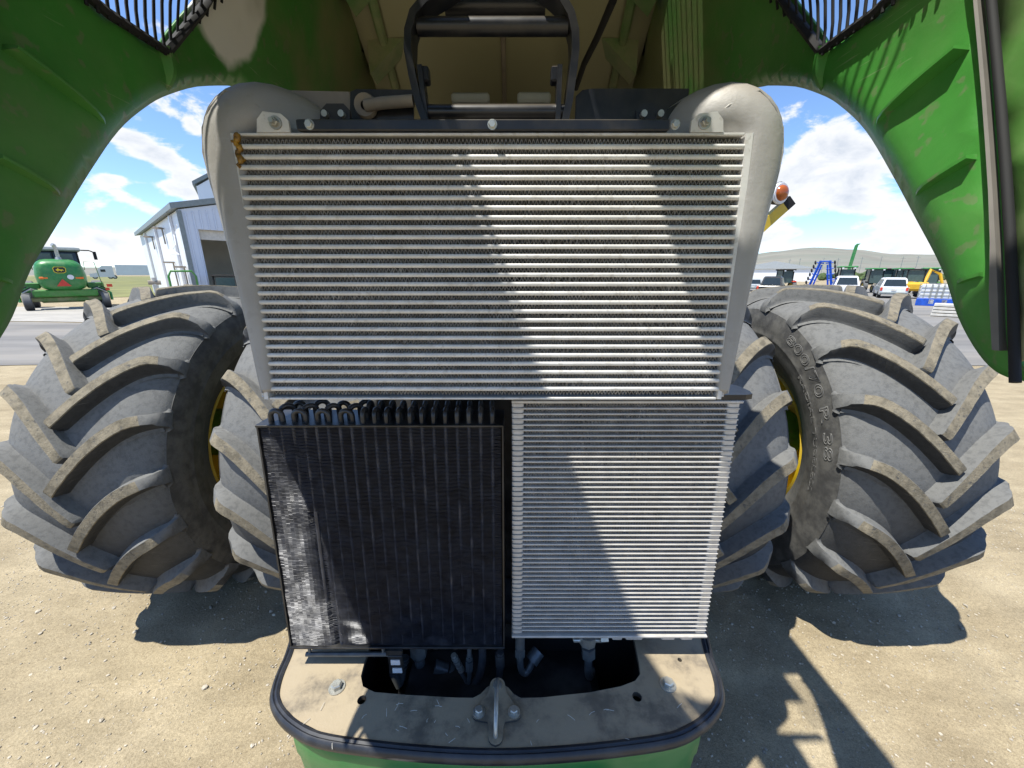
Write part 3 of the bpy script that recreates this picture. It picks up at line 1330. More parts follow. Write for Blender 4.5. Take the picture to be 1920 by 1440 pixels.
for i in range(8, 20):
    x = KX0 + .025 + i * kpx
    link('tube_bend', dep_me, CON, (x, y0 + .022, ztop))
    link('tube_bend', dep_me, CON, (x - .004, y0 + .074, ztop))
low_me = MB()
ubend(low_me, (0, 0, 0), (1, 0, 0), kpx * .98, .026, .0068, down=True)
low_me = low_me.mesh('tube_bend', 'black_paint', 60)
zlow = KZB - .006
for i in range(10):
    link('tube_bend', low_me, CON, (KX0 + .040 + (2 * i + .5) * kpx, yc(KZB) + .022, zlow))
# lower mounting rail with label strap
mb = MB()
mb.tube([(-.560, .862, 1.030), (-.30, .862, 1.030)], .0065, 10)
for x in (-.55, -.335):
    mb.tube([(x, .864, 1.030), (x, .868, 1.075)], .005, 8)
mb.build('lower_rail', 'steel_hose', CON)
mb = MB()
mb.box((-.293, .838, 1.066), (.046, .006, .016))
mb.box((-.290, .834, 1.026), (.042, .005, .066), bev=.001)
mb.box((-.290, .8305, 1.038), (.026, .002, .017), mi=1)
mb.box((-.287, .8305, 1.008), (.027, .002, .017), mi=1)
mb.build('label_strap', ['black_paint', 'paper'], CON)

# ---------------------------------------------------------------- front support plate
ZP = 1.0
half = [(.0, .625), (.15, .630), (.30, .642), (.438, .660), (.52, .690), (.575, .724), (.606, .756), (.622, .790), (.632, .83), (.638, .875), (.652, .93), (.672, .99)]
outl = [(x, y) for x, y in half] + [(-x, y) for x, y in reversed(half[1:])]


def inset(poly, d):
    out = []
    n = len(poly)
    for i in range(n):
        a, b, c = Vector(poly[i - 1]), Vector(poly[i]), Vector(poly[(i + 1) % n])
        t = ((b - a).normalized() + (c - b).normalized()).normalized()
        out.append((b.x - t.y * d, b.y + t.x * d))
    return out


hole = [(-.395, .975), (-.393, .86), (-.388, .82), (-.372, .792), (-.335, .777), (-.25, .770), (-.12, .763), (-.065, .762), (-.045, .772), (-.030, .789), (-.015, .797), (.015, .797),
        (.030, .789), (.045, .772), (.065, .762), (.12, .763), (.25, .776), (.34, .792), (.385, .807), (.405, .826), (.412, .86), (.425, .975)]
circ = lambda c, r, n=14: [(c[0] + r * math.cos(2 * math.pi * i / n), c[1] + r * math.sin(2 * math.pi * i / n)) for i in range(n)]
h1, h2, h3 = circ((-.362, .757), .0115), circ((.377, .765), .0125), circ((.535, .868), .006)
pl_out = inset(outl, .022)
V, F = cdt(pl_out, [hole, h1, h2, h3], .05)
mb = MB()
for zz, flip in ((ZP, 0), (ZP - .014, 1)):
    mb.add([(v.x, v.y, zz + .0015 * mn.noise((v.x * 8, v.y * 8, 1))) for v in V], F)
for poly in (hole, h1, h2, h3):
    n = len(poly)
    mb.add([(x, y, ZP + .001) for x, y in poly] + [(x, y, ZP - .015) for x, y in poly], [(i, (i + 1) % n, n + (i + 1) % n, n + i) for i in range(n)])
PLATE = part('support_plate', mb, 'plate', smooth=40)
PLATE['label'] = 'dusty front support plate with a large dark opening'
# rubber trim around its rim
mb = MB()
rim_prof = [(.024, -.012), (.022, .003), (.015, .006), (.010, .003), (.006, .006), (.001, .003), (-.003, -.006), (-.002, -.018), (.006, -.026), (.022, -.024)]
openp = [(x, y) for x, y in outl[11:0:-1]] + [outl[0]] + [(x, y) for x, y in outl[:11:-1]]
openp = [(-x, y) for x, y in reversed(half)] + half[1:]
dense = []
for i in range(len(openp) - 1):                       # Catmull-Rom smoothing
    p = [Vector(openp[max(0, min(len(openp) - 1, i + k))]) for k in (-1, 0, 1, 2)]
    for j in range(4):
        t = j / 4
        dense.append(.5 * ((2 * p[1]) + (p[2] - p[0]) * t + (2 * p[0] - 5 * p[1] + 4 * p[2] - p[3]) * t * t + (3 * p[1] - p[0] - 3 * p[2] + p[3]) * t ** 3))
dense.append(Vector(openp[-1]))
secs = []
for i, p in enumerate(dense):
    t = (dense[min(i + 1, len(dense) - 1)] - dense[max(i - 1, 0)]).normalized()
    nrm = Vector((-t.y, t.x))
    secs.append([(p.x + nrm.x * a, p.y + nrm.y * a, ZP + b) for a, b in rim_prof])
mb.loft(secs)
mb.build('rubber_trim', 'trim', PLATE, 50)
# well under the opening
mb = MB()
n = len(hole)
wl = [(x * 1.06, .86 + (y - .86) * 1.12) for x, y in hole]
mb.add([(x, y, ZP - .016) for x, y in wl] + [(x, y, ZP - .42) for x, y in wl], [(i, (i + 1) % n, n + (i + 1) % n, n + i) for i in range(n)] + [tuple(range(n, 2 * n))])
mb.build('well', 'dark', PLATE, 0)
for (x, y, r) in ((-.442, .789, .0145), (.472, .796, .0145)):
    mb = MB()
    hexbolt(mb, (x, y, ZP), (0, 0, 1), r, .014)
    mb.build('bolt', 'zinc', PLATE)
# lifting eye on its tee bracket
mb = MB()
tee = arc2((0, .790), .021, 20, 160, 8) + [(-.024, .772), (-.040, .750), (-.050, .735)] + arc2((-.046, .722), .018, 160, 270, 5) + [(-.022, .700), (-.018, .684)] + arc2((0, .668), .018, 180, 360, 6) + \
    [(.018, .684), (.022, .700)] + arc2((.046, .722), .018, 270, 380, 5) + [(.050, .735), (.040, .750), (.024, .772)]
mb.prism([(x, y, ZP + .0015) for x, y in tee], (0, 0, .006))
EYE = mb.build('eye_bracket', 'plate', PLATE, 30)
mb = MB()
pth = [(0, .790, ZP + .004), (0, .790, ZP + .020), (0, .784, ZP + .034), (0, .770, ZP + .043), (0, .745, ZP + .047), (0, .720, ZP + .046), (0, .695, ZP + .040), (0, .678, ZP + .028), (0, .670, ZP + .012), (0, .668, ZP + .004)]
mb.tube(pth, .0056, 12)
mb.tube([(0, .790, ZP + .007), (0, .790, ZP + .011)], .0125, 16)
mb.build('lifting_eye', 'zinc', PLATE, 60)
for x in (-.045, .045):
    mb = MB()
    hexbolt(mb, (x, .722, ZP + .0075), (0, 0, 1), .0105, .010)
    mb.build('bolt', 'zinc', PLATE)

mb = MB()
rg_ = random.Random(21)
for i in range(34):
    x, y = rg_.uniform(-.5, .5), rg_.uniform(.655, .75)
    if abs(x) > .40 and y < .70:
        continue
    a_, ln = rg_.uniform(0, 6.28), rg_.uniform(.006, .022)
    dx, dy = math.cos(a_) * ln, math.sin(a_) * ln
    mb.tube([(x, y, ZP + .003), (x + dx * .5 + rg_.uniform(-.002, .002), y + dy * .5, ZP + .005), (x + dx, y + dy, ZP + .003)], .0006, 4)
o = mb.build('chaff', 'pale', PLATE, 0)
o['kind'] = 'stuff'

# green bumper nose below the plate
half_g = [(0, .640), (.2, .646), (.38, .664), (.480, .690), (.535, .722), (.560, .765), (.570, .86)]
gp_ = [(-x, y) for x, y in reversed(half_g)] + half_g[1:]
mb = MB()
secs = []
for z, ins in ((.968, .016), (.955, .003), (.930, 0), (.90, .0), (.86, .002), (.84, .008), (.60, .03), (.40, .06)):
    secs.append([(x * (1 - ins), y + ins * .6, z) for x, y in gp_])
secs.insert(0, [(x * .95, y + .03, .968) for x, y in gp_])
mb.loft(secs, caps=False, closed=False)
solid(part('front_bumper', mb, 'green_bright', smooth=40), .006)

# ---------------------------------------------------------------- hoses and fittings hanging into the well
HO = MB()
HO.box((.0, .955, 1.035), (.95, .05, .05), bev=.006)
HOSES = part('hose_manifold', HO, 'dark')


def hose(name, path, r, m, n=12, coll=()):
    mb_ = MB()
    P = [Vector(p) for p in path]
    sm = []
    for i in range(len(P) - 1):
        p = [P[max(0, min(len(P) - 1, i + k))] for k in (-1, 0, 1, 2)]
        for j in range(5):
            t = j / 5
            sm.append(.5 * ((2 * p[1]) + (p[2] - p[0]) * t + (2 * p[0] - 5 * p[1] + 4 * p[2] - p[3]) * t * t + (3 * p[1] - p[0] - 3 * p[2] + p[3]) * t ** 3))
    sm.append(P[-1])
    mb_.tube(sm, r, n)
    for a, b, rr_ in coll:
        mb_.tube([a, b], rr_, 6 if rr_ > r * 1.5 else 14)
    return mb_.build(name, m, HOSES, 50)


wp = lambda x, y, Y: tuple(atY(x, y, Y))
# left hydraulic hose end with swaged ferrule
hose('hydraulic_hose', [wp(750, 1245, .90), wp(752, 1265, .895), wp(748, 1282, .885)], .014, 'steel_hose')
mb = MB()
a, b = Vector(wp(760, 1232, .91)), Vector(wp(752, 1262, .90))
for i in range(7):
    c = a + (b - a) * i / 6
    mb.tube([c, c + (b - a) * .10], .0145 if i % 2 else .012, 12)
mb.tube([wp(738, 1262, .885), wp(748, 1288, .875)], [.013, .009], 12)
mb.build('crimped_ferrule', 'steel_hose', HOSES, 50)
mb = MB()
a = Vector(wp(785, 1215, .90))
mb.box(a + Vector((0, .01, .02)), (.07, .04, .03), bev=.004)
mb.tube([a + Vector((0, 0, .03)), a + Vector((0, 0, -.022))], .026, 6)
mb.tube([a + Vector((0, 0, -.022)), a + Vector((0, 0, -.04))], [.024, .017], 16)
mb.tube([a + Vector((0, 0, -.035)), a + Vector((0, 0, -.065))], .015, 16)
mb.build('pipe_union', 'steel_hose', HOSES, 40)
mb = MB()
mb.tube([wp(815, 1250, .93), wp(838, 1257, .93)], .021, 18)
mb.tube([wp(840, 1257, .93), wp(847, 1260, .93)], .023, 18)
mb.tube([wp(847, 1260, .93), wp(862, 1264, .94), wp(876, 1270, .96)], [.017, .016, .015], 14)
mb.build('large_hose_fitting', 'steel_hose', HOSES, 50)
hose('thin_line', [wp(853, 1232, .885), wp(862, 1256, .885), wp(872, 1272, .885), wp(877, 1284, .885)], .006, 'steel_hose')
mb = MB()
a, b = Vector(wp(850, 1228, .885)), Vector(wp(866, 1258, .885))
for i in range(8):
    c = a + (b - a) * i / 8
    mb.tube([c, c + (b - a) * .09], .0105 if i % 2 else .0085, 10)
mb.build('crimped_ferrule', 'zinc', HOSES, 50)
hose('thin_line', [wp(880, 1208, .88), wp(880, 1240, .88), wp(880, 1268, .88), wp(878, 1284, .885)], .0065, 'steel_hose', 12,
     [(wp(880, 1238, .88), wp(880, 1256, .88), .012), (wp(880, 1230, .88), wp(880, 1236, .88), .010)])
hose('rubber_hose', [wp(904, 1205, .89), wp(904, 1240, .885), wp(896, 1272, .885), wp(874, 1293, .89), wp(845, 1292, .91), wp(825, 1278, .94), wp(818, 1262, .97)], .0115, 'hose')
hose('rubber_hose', [wp(938, 1222, .885), wp(938, 1250, .885), wp(934, 1275, .885), wp(920, 1294, .89), wp(900, 1305, .90)], .0105, 'hose', 12,
     [(wp(937, 1226, .885), wp(938, 1248, .885), .014)])
# fittings below the oil cooler
hose('hydraulic_hose', [wp(975, 1205, .885), wp(975, 1235, .885), wp(977, 1255, .885), wp(985, 1262, .885), wp(993, 1252, .893), wp(1000, 1236, .905)], .0100, 'steel_hose', 12,
     [(wp(975, 1214, .885), wp(975, 1228, .885), .0165)])
mb = MB()
mb.tube([wp(996, 1240, .90), wp(1010, 1220, .92)], .021, 18)
mb.build('hose_ferrule', 'steel_hose', HOSES, 50)
mb = MB()
mb.tube([wp(975, 1186, .885), wp(975, 1214, .885)], .014, 16)
mb.build('pipe_union', 'steel_hose', HOSES, 50)
hose('hydraulic_hose', [wp(1103, 1222, .885), wp(1103, 1245, .885), wp(1103, 1262, .89), wp(1106, 1268, .905), wp(1110, 1256, .93)], .0115, 'steel_hose', 12,
     [(wp(1103, 1212, .885), wp(1103, 1230, .885), .021)])
mb = MB()
a = Vector(wp(1102, 1195, .89))
mb.tube([a + Vector((0, 0, .012)), a + Vector((0, 0, -.018))], .025, 8)
mb.box(a + Vector((0, .02, -.012)), (.085, .05, .012), bev=.003)
mb.tube([wp(1126, 1198, .89), wp(1140, 1197, .89)], .010, 6)
mb.build('pipe_union', 'zinc', HOSES, 40)

# ---------------------------------------------------------------- raised hood


def roof_z(y):
    return 3.6 - .35 * (y - .6)


def side_x(y, z):
    k = max(0.0, z - 2.58)
    x = .745 - .25 * (k - .05 if k > .1 else k * k / .2)
    x -= .13 * max(0.0, 2.47 - z)
    if y < .55:
        x -= .22 * ((.55 - y) / 1.0) ** 2
    return x


HS = .955                                            # hood sits a little inside the survey width of .78
arch = [(.540, 1.945), (.575, 1.948), (.610, 1.972), (.655, 2.026), (.702, 2.104), (.772, 2.194), (.858, 2.300), (.940, 2.392), (1.02, 2.462), (1.11, 2.525), (1.25, 2.598), (1.45, 2.66), (1.8, 2.66), (2.5, 2.5), (3.2, 2.3)]


def hmap(y, z):
    z = 2.095 + (z - 2.095) * HS
    k = 1 - .13 * max(0.0, 2.47 - z) / .745
    return (y * HS * k, 2.095 + (z - 2.095) * k)


arch = [hmap(y, z) for y, z in arch]
adense = []
for i in range(len(arch) - 1):
    p = [Vector(arch[max(0, min(len(arch) - 1, i + k))]) for k in (-1, 0, 1, 2)]
    for j in range(4):
        t = j / 4
        adense.append(.5 * ((2 * p[1]) + (p[2] - p[0]) * t + (2 * p[0] - 5 * p[1] + 4 * p[2] - p[3]) * t * t + (3 * p[1] - p[0] - 3 * p[2] + p[3]) * t ** 3))
adense.append(Vector(arch[-1]))
SEAL_OFF = 0.0
seal_y = lambda z: (.541 + .352 * (z - 1.976)) * (1 - .13 * max(0.0, 2.47 - z) / .745) + SEAL_OFF
roof_line = [(y, roof_z(y)) for y in (3.2, 2.6, 2.0, 1.5, 1.25, 1.076)]


def side_out(sg):
    o_ = -.02 if sg < 0 else -.022
    return [(p[0] + (o_ if i == 0 else 0), p[1]) for i, p in enumerate(adense)] + roof_line + [(seal_y(z) + o_, z) for z in (3.2, 2.9, 2.6, 2.3, 2.1, 1.99)]


HQ = lambda q: [hmap(y, z) for y, z in q]
light_hole = HQ([(1.080, 2.612), (.95, 2.612), (.818, 2.640), (.852, 2.865), (1.27, 2.865), (1.185, 2.745)])


def arch_d(p):
    d = 1e9
    for a, b in zip(adense, adense[1:]):
        ab = b - a
        t = max(0, min(1, (p - a).dot(ab) / ab.length_squared))
        d = min(d, (a + ab * t - p).length)
    return d


extra = []
for a, b in zip(adense, adense[1:]):
    t = (b - a).normalized()
    nrm = Vector((-t.y, t.x))
    m_ = (a + b) / 2
    for d in (.012, .024, .036, .05):
        extra.append(tuple(m_ + nrm * d))


def side3(v, sg):
    p = Vector(v)
    x = side_x(p.x, p.y)
    d = arch_d(p)
    if d < .045:                                     # rolled lip
        x += .020 * (1 - d / .045) ** 1.6
    x += .006 * mn.noise((p.x * 2.2, p.y * 2.2, 4))
    return (sg * x, p.x, p.y)


hood = MB()
for sg in (-1, 1):
    V, F = cdt(side_out(sg), [light_hole], .045, extra)
    hood.add([side3(v, sg) for v in V], F, 0)
# roof behind the seam
def roof_half(y):
    return side_x(y, roof_z(y))


ro = [(roof_half(y), y) for y in (3.2, 2.6, 2.0, 1.5, 1.25, 1.076)]
ro_out = ro + [(-x, y) for x, y in reversed(ro)]
sun_slot = [(roof_half(1.86) - .012, 1.86), (roof_half(1.86) - .058, 1.86), (roof_half(1.45) - .060, 1.45), (roof_half(1.45) - .012, 1.45)]  # added roof opening, out of view, letting in a striped sun patch
V, F = cdt(ro_out, [sun_slot], .08)
hood.add([(v.x, v.y, roof_z(v.y) + .03 * (1 - (v.x / .6) ** 2)) for v in V], F, 1)
patch_mat('green', 'green_glare', tuple(atX(465, -5, -.64)), .165, (.80, .78, .74))  # pale patch painted on the left panel in place of glare
patch_mat('green_glare', 'green_glare_rear_dust', (0, 2.5, 2.95), 1.05, (.20, .21, .095))
patch_mat('green_deep', 'roof_dusty', (0, 2.4, 3.0), 1.6, (.33, .31, .185))
HOOD = part('hood', hood, ['green_glare_rear_dust', 'roof_dusty'], smooth=40)
solid(HOOD, .006)
HOOD['label'] = 'green hood shell seen from inside, arched over the radiators'
# nose section ahead of the seam, its unseen openings shaped to place the sun patches
nose = MB()
top_ = [(1.060, roof_z(1.06)), (.8, roof_z(.8)), (.5, roof_z(.5)), (.2, roof_z(.2)), (-.1, roof_z(-.1)), (-.35, roof_z(-.35)), (-.45, 3.5), (-.42, 3.0), (-.25, 2.78), (.05, 2.62)]
for sg in (-1, 1):
    off = .016
    if sg < 0:  # left lower edge cut to shape the shadow on the support plate
        nose_side = [(seal_y(z) - off, z) for z in (2.03, 2.2, 2.36, 2.6, 2.9, 3.2)] + top_ + [(.27, 2.46), (.37, 2.30), (.44, 2.13), (.485, 2.035)]
    else:
        nose_side = [(seal_y(z) - off, z) for z in (1.985, 2.1, 2.3, 2.6, 2.9, 3.2)] + top_ + [(.27, 2.46), (.37, 2.27), (.43, 2.10), (.465, 1.995)]
    V, F = cdt(nose_side, [], .06)
    nose.add([(sg * (side_x(v.x, v.y)), v.x, v.y) for v in V], F, 0)
nr = [(roof_half(y), y) for y in (1.095, .8, .5, .2, -.1, -.35)]
nr_out = nr + [(-x, y) for x, y in reversed(nr)]
op_l = [(-.45, .88), (-.13, .86), (-.11, .5), (-.11, .24), (-.20, .20), (-.40, .20), (-.47, .25), (-.495, .5), (-.475, .75)]
op_r = [(.46, .88), (.32, .87), (.31, .725), (.03, .725), (.03, .585), (.27, .575), (.27, .545), (.12, .54), (.10, .24), (.12, .20), (.38, .20), (.45, .25), (.475, .5), (.465, .75)]  # stepped to light the tank but keep sun off the ground
V, F = cdt(nr_out, [op_l, op_r], .06)
nose.add([(v.x, v.y, roof_z(v.y) + .012 + .03 * (1 - (v.x / .6) ** 2)) for v in V], F, 0)
fh = [(side_x(-.35, roof_z(-.35)), roof_z(-.35), -.35), (side_x(-.45, 3.5), 3.5, -.45), (side_x(-.42, 3.0), 3.0, -.42), (side_x(-.25, 2.78), 2.78, -.25)]
nose.loft([[(x * t, y - .10 * (1 - t * t), z) for t in (-1, -.5, 0, .5, 1)] for x, z, y in fh], caps=False, closed=False)
NOSE = part('hood_nose', nose, 'green_deep', smooth=40)
solid(NOSE, .006)


def rib(sg, a, b, h, th=.006, hb=None):
    """stiffening rib standing inwards from the side panel, a (deep end) -> b (feathered end at the arch)"""
    mb_ = MB()
    a, b = Vector(a), Vector(b)
    d = (b - a).normalized()
    nr_ = Vector((-d.y, d.x)) * th / 2
    secs_ = []
    n = 9
    for i in range(n):
        t = i / (n - 1)
        p = a + (b - a) * t
        hh = h * (1 - t ** 3) + .002 if hb is None else h + (hb - h) * t
        x = side_x(p.x, p.y)
        dd = arch_d(p)
        if dd < .045:
            x += .020 * (1 - dd / .045) ** 1.6
        q = []
        for s_, k in ((-1.9, 0), (-.8, hh), (.8, hh), (1.9, 0)):
            w = p + nr_ * s_
            q.append((sg * (x + .004 - k - (0 if k == 0 else 0)), w.x, w.y))
        secs_.append(q)
    mb_.loft(secs_)
    o_ = mb_.build('rib', 'green', HOOD, 30)
    return o_


for sg in (-1, 1):
    SEAL_OFF = -.02 if sg < 0 else -.022
    for ra, rb_, hh, th in (((.742, 2.446), (.905, 2.386), .030, .006), ((.680, 2.273), (.782, 2.230), .022, .006), ((.620, 2.095), (.672, 2.078), .012, .006), ((1.082, 2.608), (1.096, 2.522), .022, .012)):
        q_ = HQ([ra, rb_])
        rib(sg, q_[0], q_[1], hh, th)
    # rubber seal along the seam and the pale flange beside it
    mb = MB()
    pth = []
    for i in range(16):
        z = 1.965 + (3.30 - 1.965) * i / 15
        pth.append((sg * (side_x(seal_y(z), z) - .010), seal_y(z) - .006, z))
    mb.tube(pth, .0055, 8, b=.005)
    mb.build('seal_strip', 'dark', HOOD, 60)
    mb = MB()
    secs = []
    for i in range(20):
        z = 2.00 + (3.30 - 2.00) * i / 19
        w = .004 + .012 * min(1, max(0, (2.16 - z) / .14)) * (1 if z > 2.03 else .4)
        y = seal_y(z) + .008
        x = side_x(y, z)
        secs.append([(sg * (x - .002), y, z), (sg * (x - .014), y - .001, z), (sg * (x - .016), y + w * .6, z), (sg * (x - .004), y + w, z)])
    mb.loft(secs)
    mb.build('seal_flange', 'flange', HOOD, 40)
    # screen bars across the headlight opening
    k = 0
    y = .815 * HS
    while y < 1.29 * HS:
        lo_z = 2.563 + max(0, (y - 1.036)) * 1.28
        hi_z = 2.86
        if lo_z < hi_z - .02:
            mb = MB()
            pth = []
            for i in range(7):
                z = lo_z + (hi_z - lo_z) * i / 6
                yy = y + .10 * (z - 2.6)
                pth.append((sg * (side_x(yy, z) - .016), yy, z))
            mb.tube(pth, .0030, 6)
            mb.build('grille_or_stripe_bar', 'dark', HOOD, 60)
        y += .0205
    mb = MB()
    fr = HQ([(1.082, 2.598), (.945, 2.598), (.808, 2.628), (.842, 2.88), (1.295, 2.88), (1.20, 2.742)])
    mb.tube([(sg * (side_x(*p) - .012), p[0], p[1]) for p in fr], .010, 6, closed=True)
    mb.build('grille_frame', 'dark', HOOD, 40)
for k in range(9):                                     # bars across the slot added to stripe its sunlight
    y = 1.47 + k * .044
    mb = MB()
    mb.tube([(roof_half(y) - d_, y, roof_z(y) + .004) for d_ in (.07, .035, .002)], .0045, 6)
    mb.build('grille_or_stripe_bar', 'dark', HOOD, 60)
for k in range(8):                                     # bars along the outer edge of the upper right opening, added to stripe the side panel
    y = .62 + k * .032
    mb = MB()
    mb.tube([(x, y, roof_z(y) + .005) for x in (.26, .36, .49)], .004, 6)
    mb.build('grille_or_stripe_bar', 'dark', NOSE, 60)
# roof beams, seam and gussets
for sg in (-1, 1):
    mb = MB()
    pth = [(sg * (roof_half(y) - .10), y, roof_z(y) - .012) for y in (1.1, 1.5, 2.0, 2.6, 3.1)]
    mb.tube(pth, .020, 6, b=.014)
    mb.build('roof_beam', 'green_deep', HOOD, 30)
    for y in (1.45, 1.75, 2.05, 2.35):
        mb = MB()
        xo, xi = roof_half(y) - .03, roof_half(y) - .19
        z = roof_z(y)
        mb.prism([(sg * xo, y, z - .13), (sg * xi, y, z + .005), (sg * xo, y, z + .003)], (0, .02, 0))
        mb.prism([(sg * xo, y + .02, z - .13), (sg * xi, y + .02, z + .005), (sg * (xi + .03), y + .10, z - .02), (sg * xo, y + .10, z - .13)], (0, .006, .004))
        mb.build('gusset', 'green_deep', HOOD, 20)
mb = MB()
mb.box((0, 2.0, roof_z(2.0) + .012), (.03, .014, .02))
mb.loft([[(-.012, y, roof_z(y) + .028), (.012, y, roof_z(y) + .028), (.008, y, roof_z(y) + .016), (-.008, y, roof_z(y) + .016)] for y in (1.1, 2.0, 3.1)])
mb.build('roof_seam', 'tan_bracket', HOOD, 20)
mb = MB()
mb.tube([atY(1150, 0, 1.55), atY(1120, 70, 1.8), atY(1095, 120, 2.0), atY(1080, 165, 2.2)], .013, 10)
mb.build('gas_strut', 'dark', HOOD, 60)

# ---------------------------------------------------------------- hood lift linkage above the radiator
LK_Y = 1.04
L_ = lambda x, y, Y=LK_Y: Vector(atY(x, y, Y))


def bar_plate(mb_, pts, w, ymid, yth):
    """flat bar bent along pts (in the x-z plane) with width w and depth yth"""
    P = [Vector((p.x, ymid, p.z)) for p in pts]
    sec = []
    for i in range(len(P)):
        t = (P[min(i + 1, len(P) - 1)] - P[max(i - 1, 0)]).normalized()
        nrm = Vector((-t.z, 0, t.x))
        sec.append([P[i] - nrm * w / 2 - Vector((0, yth / 2, 0)), P[i] + nrm * w / 2 - Vector((0, yth / 2, 0)), P[i] + nrm * w / 2 + Vector((0, yth / 2, 0)), P[i] - nrm * w / 2 + Vector((0, yth / 2, 0))])
    mb_.loft(sec)
    return mb_


mb = MB()
mb.tube([L_(800, 211), L_(1062, 211)], .0165, 16)
LINK = part('hood_lift_linkage', mb, 'navy', smooth=50)
for xs_ in (((803, 238), (789, 200), (778, 150), (770, 105), (771, 70), (780, 38), (800, 14), (828, -4), (860, -25)), ((1056, 238), (1064, 200), (1071, 150), (1076, 105), (1075, 70), (1067, 38), (1052, 12), (1035, -4), (1010, -25))):
    mb = MB()
    bar_plate(mb, [L_(*p) for p in xs_], .016, LK_Y, .06)
    mb.build('side_arm', 'navy', LINK, 30)
mb = MB()
mb.tube([L_(783, 50), L_(1064, 50)], .0175, 16)
mb.build('cross_tube', 'navy', LINK, 50)
mb = MB()
mb.tube([L_(835, 12, 1.12), L_(1022, 12, 1.12)], .021, 16)
mb.build('cross_tube', 'navy', LINK, 50)
for xa, xb, sg in ((790, 803, 1), (1048, 1044, -1)):
    mb = MB()
    bar_plate(mb, [L_(xa, 130), L_(xa + (xb - xa) * .5, 185), L_(xb, 236)], .011, LK_Y - .005, .035)
    c = L_(xa + sg * 9, 143)
    mb.box(c, (.016, .03, .030), bev=.003)
    mb.build('latch_arm', 'navy', LINK, 30)

# ---------------------------------------------------------------- things behind the top of the radiator
mb = MB()
p = [L_(1078, 236, 1.05), L_(1285, 236, 1.05), L_(1292, 166, 1.05), L_(1110, 166, 1.05), L_(1092, 169, 1.05), L_(1080, 180, 1.05)]
mb.prism(p, (0, .008, 0))
SH = part('rear_baffle', mb, 'navy', smooth=20)
mb = MB()
p = [L_(655, 236, 1.05), L_(775, 236, 1.05), L_(775, 168, 1.05), L_(668, 167, 1.05), L_(657, 172, 1.05)]
mb.prism(p, (0, .008, 0))
part('rear_baffle', mb, 'navy', smooth=20)
mb = MB()
p = [L_(528, 236, 1.09), L_(660, 236, 1.09), L_(655, 172, 1.09), L_(530, 169, 1.09), L_(520, 200, 1.09)]
mb.prism(p, (0, .006, 0))
part('tan_shroud', mb, 'tan_bracket', smooth=20)
mb = MB()
mb.tube([L_(686, 198, 1.03), L_(720, 193, 1.02), L_(775, 189, 1.02)], .0125, 12)
mb.lathe([(-.006, .010), (-.010, .024), (0, .027), (.010, .024), (.012, .010)], 18, L_(686, 199, 1.04), axis='Y')
part('grab_tube', mb, 'tan_bracket', smooth=50)
for x0 in (600, 1193):
    mb = MB()
    p = [L_(x0, 236, .985), L_(x0 + 56, 236, .985), L_(x0 + 56, 207, .985), L_(x0 + 44, 194, .985), L_(x0 + 12, 194, .985), L_(x0, 207, .985)]
    mb.prism(p, (0, .01, 0))
    bp = part('angle_plate', mb, 'navy', smooth=20)
    mb = MB()
    for dx in (12, 43):
        c = L_(x0 + dx, 216, .985)
        mb.tube([c, c + Vector((0, -.012, 0))], .007, 10)
    mb.build('stud', 'zinc', bp)
mb = MB()
p = [L_(1240, 236, 1.0), L_(1330, 236, 1.0), L_(1330, 170, 1.0), L_(1300, 176, 1.0), L_(1250, 205, 1.0)]
mb.prism(p, (0, .01, 0))
part('hose_shield', mb, 'black_paint', smooth=20)
mb = MB()
for x0, x1, y0_, y1_, Y in ((742, 770, 200, 236, 1.25), (812, 925, 221, 236, 1.25), (930, 960, 221, 236, 1.26), (848, 918, 178, 196, 1.9), (970, 1032, 177, 196, 1.9)):
    a, b = L_(x0, y1_, Y), L_(x1, y0_, Y)
    mb.box((a + b) / 2, (abs(b.x - a.x), .06, abs(b.z - a.z)), bev=.008)
part('engine_cover', mb, 'white_grey', smooth=30)
mb = MB()
mb.box((0, 2.35, 2.42), (1.0, 1.2, .50), bev=.05)
part('engine_top', mb, 'dark', smooth=30)
# amber warning light on a yellow arm
mb = MB()
AY = 3.4
a, b = L_(1405, 448, AY), L_(1474, 386, AY)
d = (b - a).normalized()
nn = Vector((-d.z, 0, d.x))
w = .040
mb.prism([a - nn * w, b - nn * w, b + nn * w, a + nn * w], (0, .06, 0))
ARM = part('warning_arm', mb, 'yellow', smooth=20)
mb = MB()
c = b + d * .02
mb.prism([c - nn * w * 1.02 - d * .025, c - nn * w * 1.02 + d * .045, c + nn * w * 1.02 + d * .045, c + nn * w * 1.02 - d * .025], (0, .062, 0))
mb.build('arm_cap', 'dark', ARM, 20)
mb = MB()
c = L_(1457, 364, AY) + Vector((0, -.03, 0))
ax_ = Vector((.30, -1, 0)).normalized()
mb.tube([c - ax_ * .13 + Vector((-.02, 0, 0)), c - ax_ * .05, c], [.040, .075, .086], 20)
mb.build('lamp_housing', 'dark', ARM, 40)
mb = MB()
mb.tube([c, c + ax_ * .012], [.082, .080], 24)
mb.tube([c + ax_ * .011, c + ax_ * .02], [.075, .072], 24)
mb.build('lamp_ring', 'white_paint', ARM, 40)
mb = MB()
mb.tube([c + ax_ * .018, c + ax_ * .035, c + ax_ * .05, c + ax_ * .055], [.060, .054, .034, .005], 24)
mb.build('amber_lens', 'amber', ARM, 60)

# ================================================================== THE YARD BEHIND (left)


def child(name, mb_, m, parent, smooth=35):
    return mb_.build(name, m, parent, smooth)


